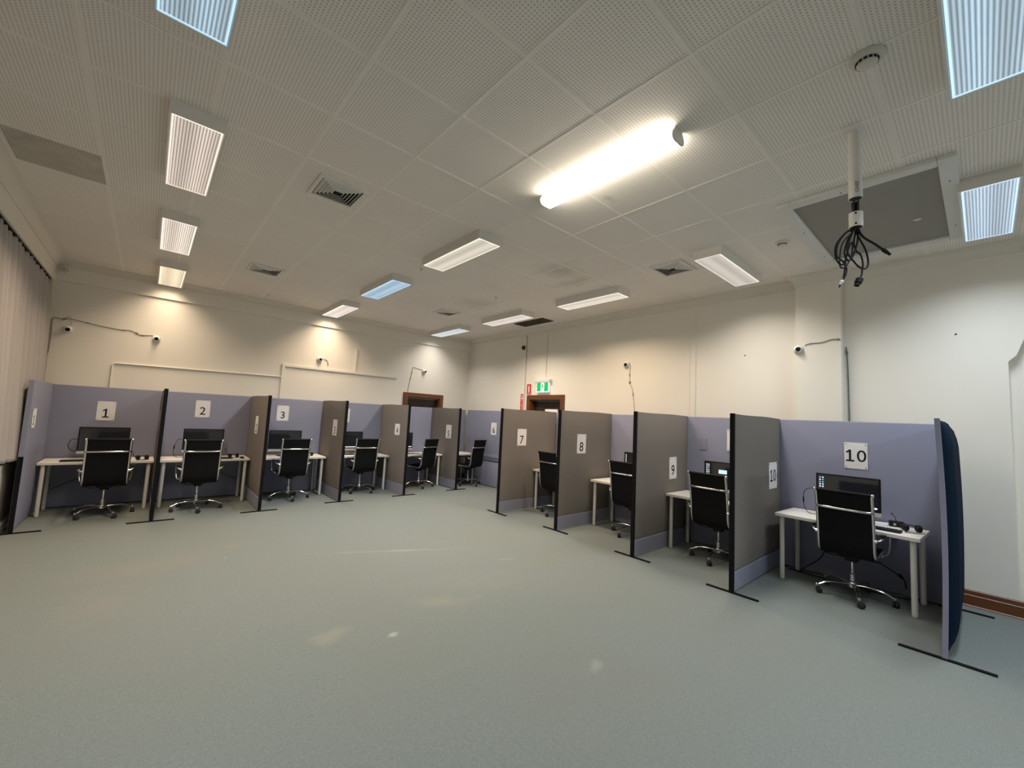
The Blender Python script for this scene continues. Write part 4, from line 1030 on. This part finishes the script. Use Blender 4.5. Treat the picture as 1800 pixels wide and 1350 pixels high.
cable('camera_cable', 'grey cable from the dome camera down to the back doorway', [(5.03, YC, 2.74), (4.90, YC, 2.75), (4.78, YC, 2.77), (4.76, YC, 2.70), (4.75, YC, 2.62), (4.72, YC, 2.45), (4.68, YC, 2.2), (4.67, YC-0.03, 2.0), (4.66, YC-0.03, 1.7)], 0.005, CABLEG, lump=[(19, 0.04, 0.012), (24, 0.04, 0.011)])
cable('camera_cable', 'grey cable hanging from the dome camera above cubicle 8', [(XC, 4.17, 2.76), (XC, 4.15, 2.68), (XC, 4.16, 2.58), (XC, 4.16, 2.50), (XC, 4.15, 2.38), (XC, 4.10, 2.28), (XC, 4.07, 2.1), (XC, 4.03, 1.8), (XC, 4.0, 1.5)], 0.004, CABLEG, lump=[(13, 0.05, 0.010), (19, 0.03, 0.020), (28, 0.06, 0.010)])
cable('camera_cable', 'grey cable from the pier camera to the pier corner', [(6.29, 1.50, 2.78), (6.29, 1.44, 2.80), (6.29, 1.32, 2.80), (6.29, 1.22, 2.83), (6.29, 1.14, 2.82)], 0.005, CABLEG, lump=[(19, 0.03, 0.012)])
cable('camera_cable', 'white connector and dark cable running down the pier corner', [(XC, 1.10, 2.74), (XC, 1.09, 2.6), (XC, 1.085, 2.4), (XC, 1.08, 2.0), (XC, 1.075, 1.5)], 0.006, mat('dark_green_cable', (0.10, 0.13, 0.11), 0.6), lump=[(3, 0.05, 0.012)])
# trunking and pipe on the back wall
def conduit(label, pts, r, m, name='conduit'):
    S = []
    for i, p in enumerate(pts):
        S.append(p)
    t = setp(obj(name, MB().tube(S, r, 10), m, smooth=True), label, 'conduit'); return t
conduit('thin painted pipe rising and turning right above cubicles 1 and 2', [(-0.46, YB-0.015, 1.5), (-0.465, YB-0.015, 2.16), (-0.462, YB-0.015, 2.19), (-0.45, YB-0.015, 2.205), (-0.42, YB-0.015, 2.21), (1.93, YB-0.015, 2.24)], 0.013, CREAM)
b = MB(); b.rbox(1.935, 1.995, YB-0.028, YB-0.0005, 1.3, 2.50, 0.004); b.rbox(1.995, 4.37, YB-0.028, YB-0.0005, 2.45, 2.50, 0.004)
setp(obj('trunking', b, CREAM), 'rectangular white cable trunking turning right above cubicle 3', 'trunking')
b = MB(); b.rbox(3.355, 3.40, YB-0.026, YB, 2.50, 2.99, 0.004); setp(obj('trunking', b, CREAM), 'short upright piece of white trunking above the long one', 'trunking')
conduit('hair-thin upright cable beside the red fire signs on the right wall', [(XR-0.006, 6.885, 1.2), (XR-0.006, 6.885, 3.57)], 0.004, CABLEG, 'wall_cable')

t = thing('fire_alarm_sounder', 'small dark red round sounder high on the right wall', 'alarm', (XR, 6.97, 3.29))
b = MB(); b.lathe([(0.060, 0), (0.060, -0.018), (0.050, -0.022)], 24, 'x'); obj('sounder_base', b, WHITE, t, smooth=True)
b = MB(); b.lathe([(0.050, -0.020), (0.050, -0.050), (0.038, -0.062), (0.01, -0.064)], 24, 'x'); obj('sounder_cap', b, mat('dark_red_plastic', (0.05, 0.008, 0.008), 0.4), t, smooth=True)
# exit sign: hung box with green running-man face
t = thing('exit_sign', 'lit green and white exit sign over the right-hand doorway', 'exit sign', (XR-0.04, 6.285, 2.36))
b = MB(); b.rbox(-0.04, 0.04, -0.225, 0.225, 0.105, 0.170, 0.008); obj('sign_housing', b, WHITE, t)
b = MB(); b.rbox(-0.012, 0.012, -0.185, 0.185, -0.110, 0.105, 0.004); obj('lit_panel', b, LITW, t)
b = MB(); b.rbox(-0.0150, -0.0125, 0.050, 0.168, -0.092, 0.095, 0.001); b.rbox(-0.0150, -0.0125, -0.168, -0.050, -0.092, 0.095, 0.001); obj('green_fields', b, GREEN, t)
b = MB(); xx = -0.0145
b.lathe([(0.012, xx-0.001), (0.012, xx+0.001)], 14, 'x', (0, -0.008, 0.062))
b.prism([(0.012, 0.045), (-0.014, 0.048), (-0.020, 0.0), (0.006, -0.005)], xx-0.001, xx+0.001, 'x')
b.prism([(0.006, 0.0), (-0.008, -0.002), (0.010, -0.040), (0.030, -0.068), (0.036, -0.060), (0.020, -0.036)], xx-0.001, xx+0.001, 'x')
b.prism([(-0.018, 0.0), (-0.006, 0.0), (-0.022, -0.035), (-0.012, -0.070), (-0.022, -0.072), (-0.034, -0.034)], xx-0.001, xx+0.001, 'x')
b.prism([(0.010, 0.042), (0.034, 0.018), (0.030, 0.012), (0.006, 0.032)], xx-0.001, xx+0.001, 'x'); b.prism([(-0.014, 0.044), (-0.038, 0.024), (-0.034, 0.018), (-0.014, 0.032)], xx-0.001, xx+0.001, 'x')
obj('running_figure', b, mat('figure_teal', (0.05, 0.25, 0.22), 0.5), t)
b = MB(); b.cyl((0.02, -0.05, 0.170), (0.034, -0.05, 1.2), 0.006, 8); obj('supply_conduit', b, CREAM, t, smooth=True)
# red fire signs
t = thing('fire_sign', 'square-cornered red sign with a white extinguisher shape', 'sign', (XR-0.003, 6.755, 2.325), 0, 'red fire signs')
b = MB(); b.rbox(-0.003, 0.003, -0.068, 0.068, -0.115, 0.115, 0.001); obj('sign_plate', b, RED, t)
b = MB(); b.prism([(-0.018, -0.065), (0.018, -0.065), (0.018, 0.055), (0.010, 0.072), (0.006, 0.085), (-0.006, 0.085), (-0.010, 0.072), (-0.018, 0.055)], -0.0045, -0.0032, 'x'); obj('extinguisher_shape', b, PAPER, t)
def text_on_right_wall(body, size, parent, loc, m, name='lettering', rot=0):
    o = text_mesh(name, body, size, m, 0.0004, parent)
    mm = Matrix(((0, 0, -1, loc[0]), (-1, 0, 0, loc[1]), (0, 1, 0, loc[2]), (0, 0, 0, 1)))
    o.matrix_local = mm @ Matrix.Rotation(rot, 4, 'Z'); return o
text_on_right_wall('FIRE', 0.040, t, (-0.0038, 0, -0.092), PAPER)
t = thing('fire_sign', 'narrow upright red and white sign left of the right-hand doorway, lower of two', 'sign', (XR-0.003, 6.97, 2.02), 0, 'red fire signs')
b = MB(); b.rbox(-0.003, 0.003, -0.050, 0.050, -0.20, 0.20, 0.001); obj('sign_plate', b, RED, t)
b = MB(); b.prism([(-0.03, 0.12), (0.03, 0.12), (0.012, 0.075), (-0.012, 0.075)], -0.0045, -0.0032, 'x'); b.prism([(-0.035, 0.165), (0.035, 0.165), (0.035, 0.150), (-0.035, 0.150)], -0.0045, -0.0032, 'x'); obj('white_arrow', b, PAPER, t)
for k, ch in enumerate('FIRE'): text_on_right_wall(ch, 0.062, t, (-0.0038, 0, 0.045-k*0.058), PAPER)
cable('floor_cable', 'pinkish thin cable lying along the foot of the brown skirting', [(XR-0.03, 1.0, 0.008), (XR-0.035, 0.6, 0.008), (XR-0.03, 0.1, 0.008), (XR-0.04, -0.3, 0.008), (XR-0.03, -0.8, 0.008)], 0.006, mat('pink_cable', (0.55, 0.33, 0.28), 0.5))
# rawl holes
for (x, y, z, lb) in ((XR, 2.26, 2.73, 'small dark plug hole in the right wall above cubicle 9'), (XR, 0.17, 2.79, 'small dark plug hole in the right wall near the photo edge')):
    setp(obj('wall_plug', MB().lathe([(0.009, 0.0), (0.009, -0.004), (0.004, -0.006)], 12, 'x', (x, y, z)), DARKG), lb, 'wall plug')
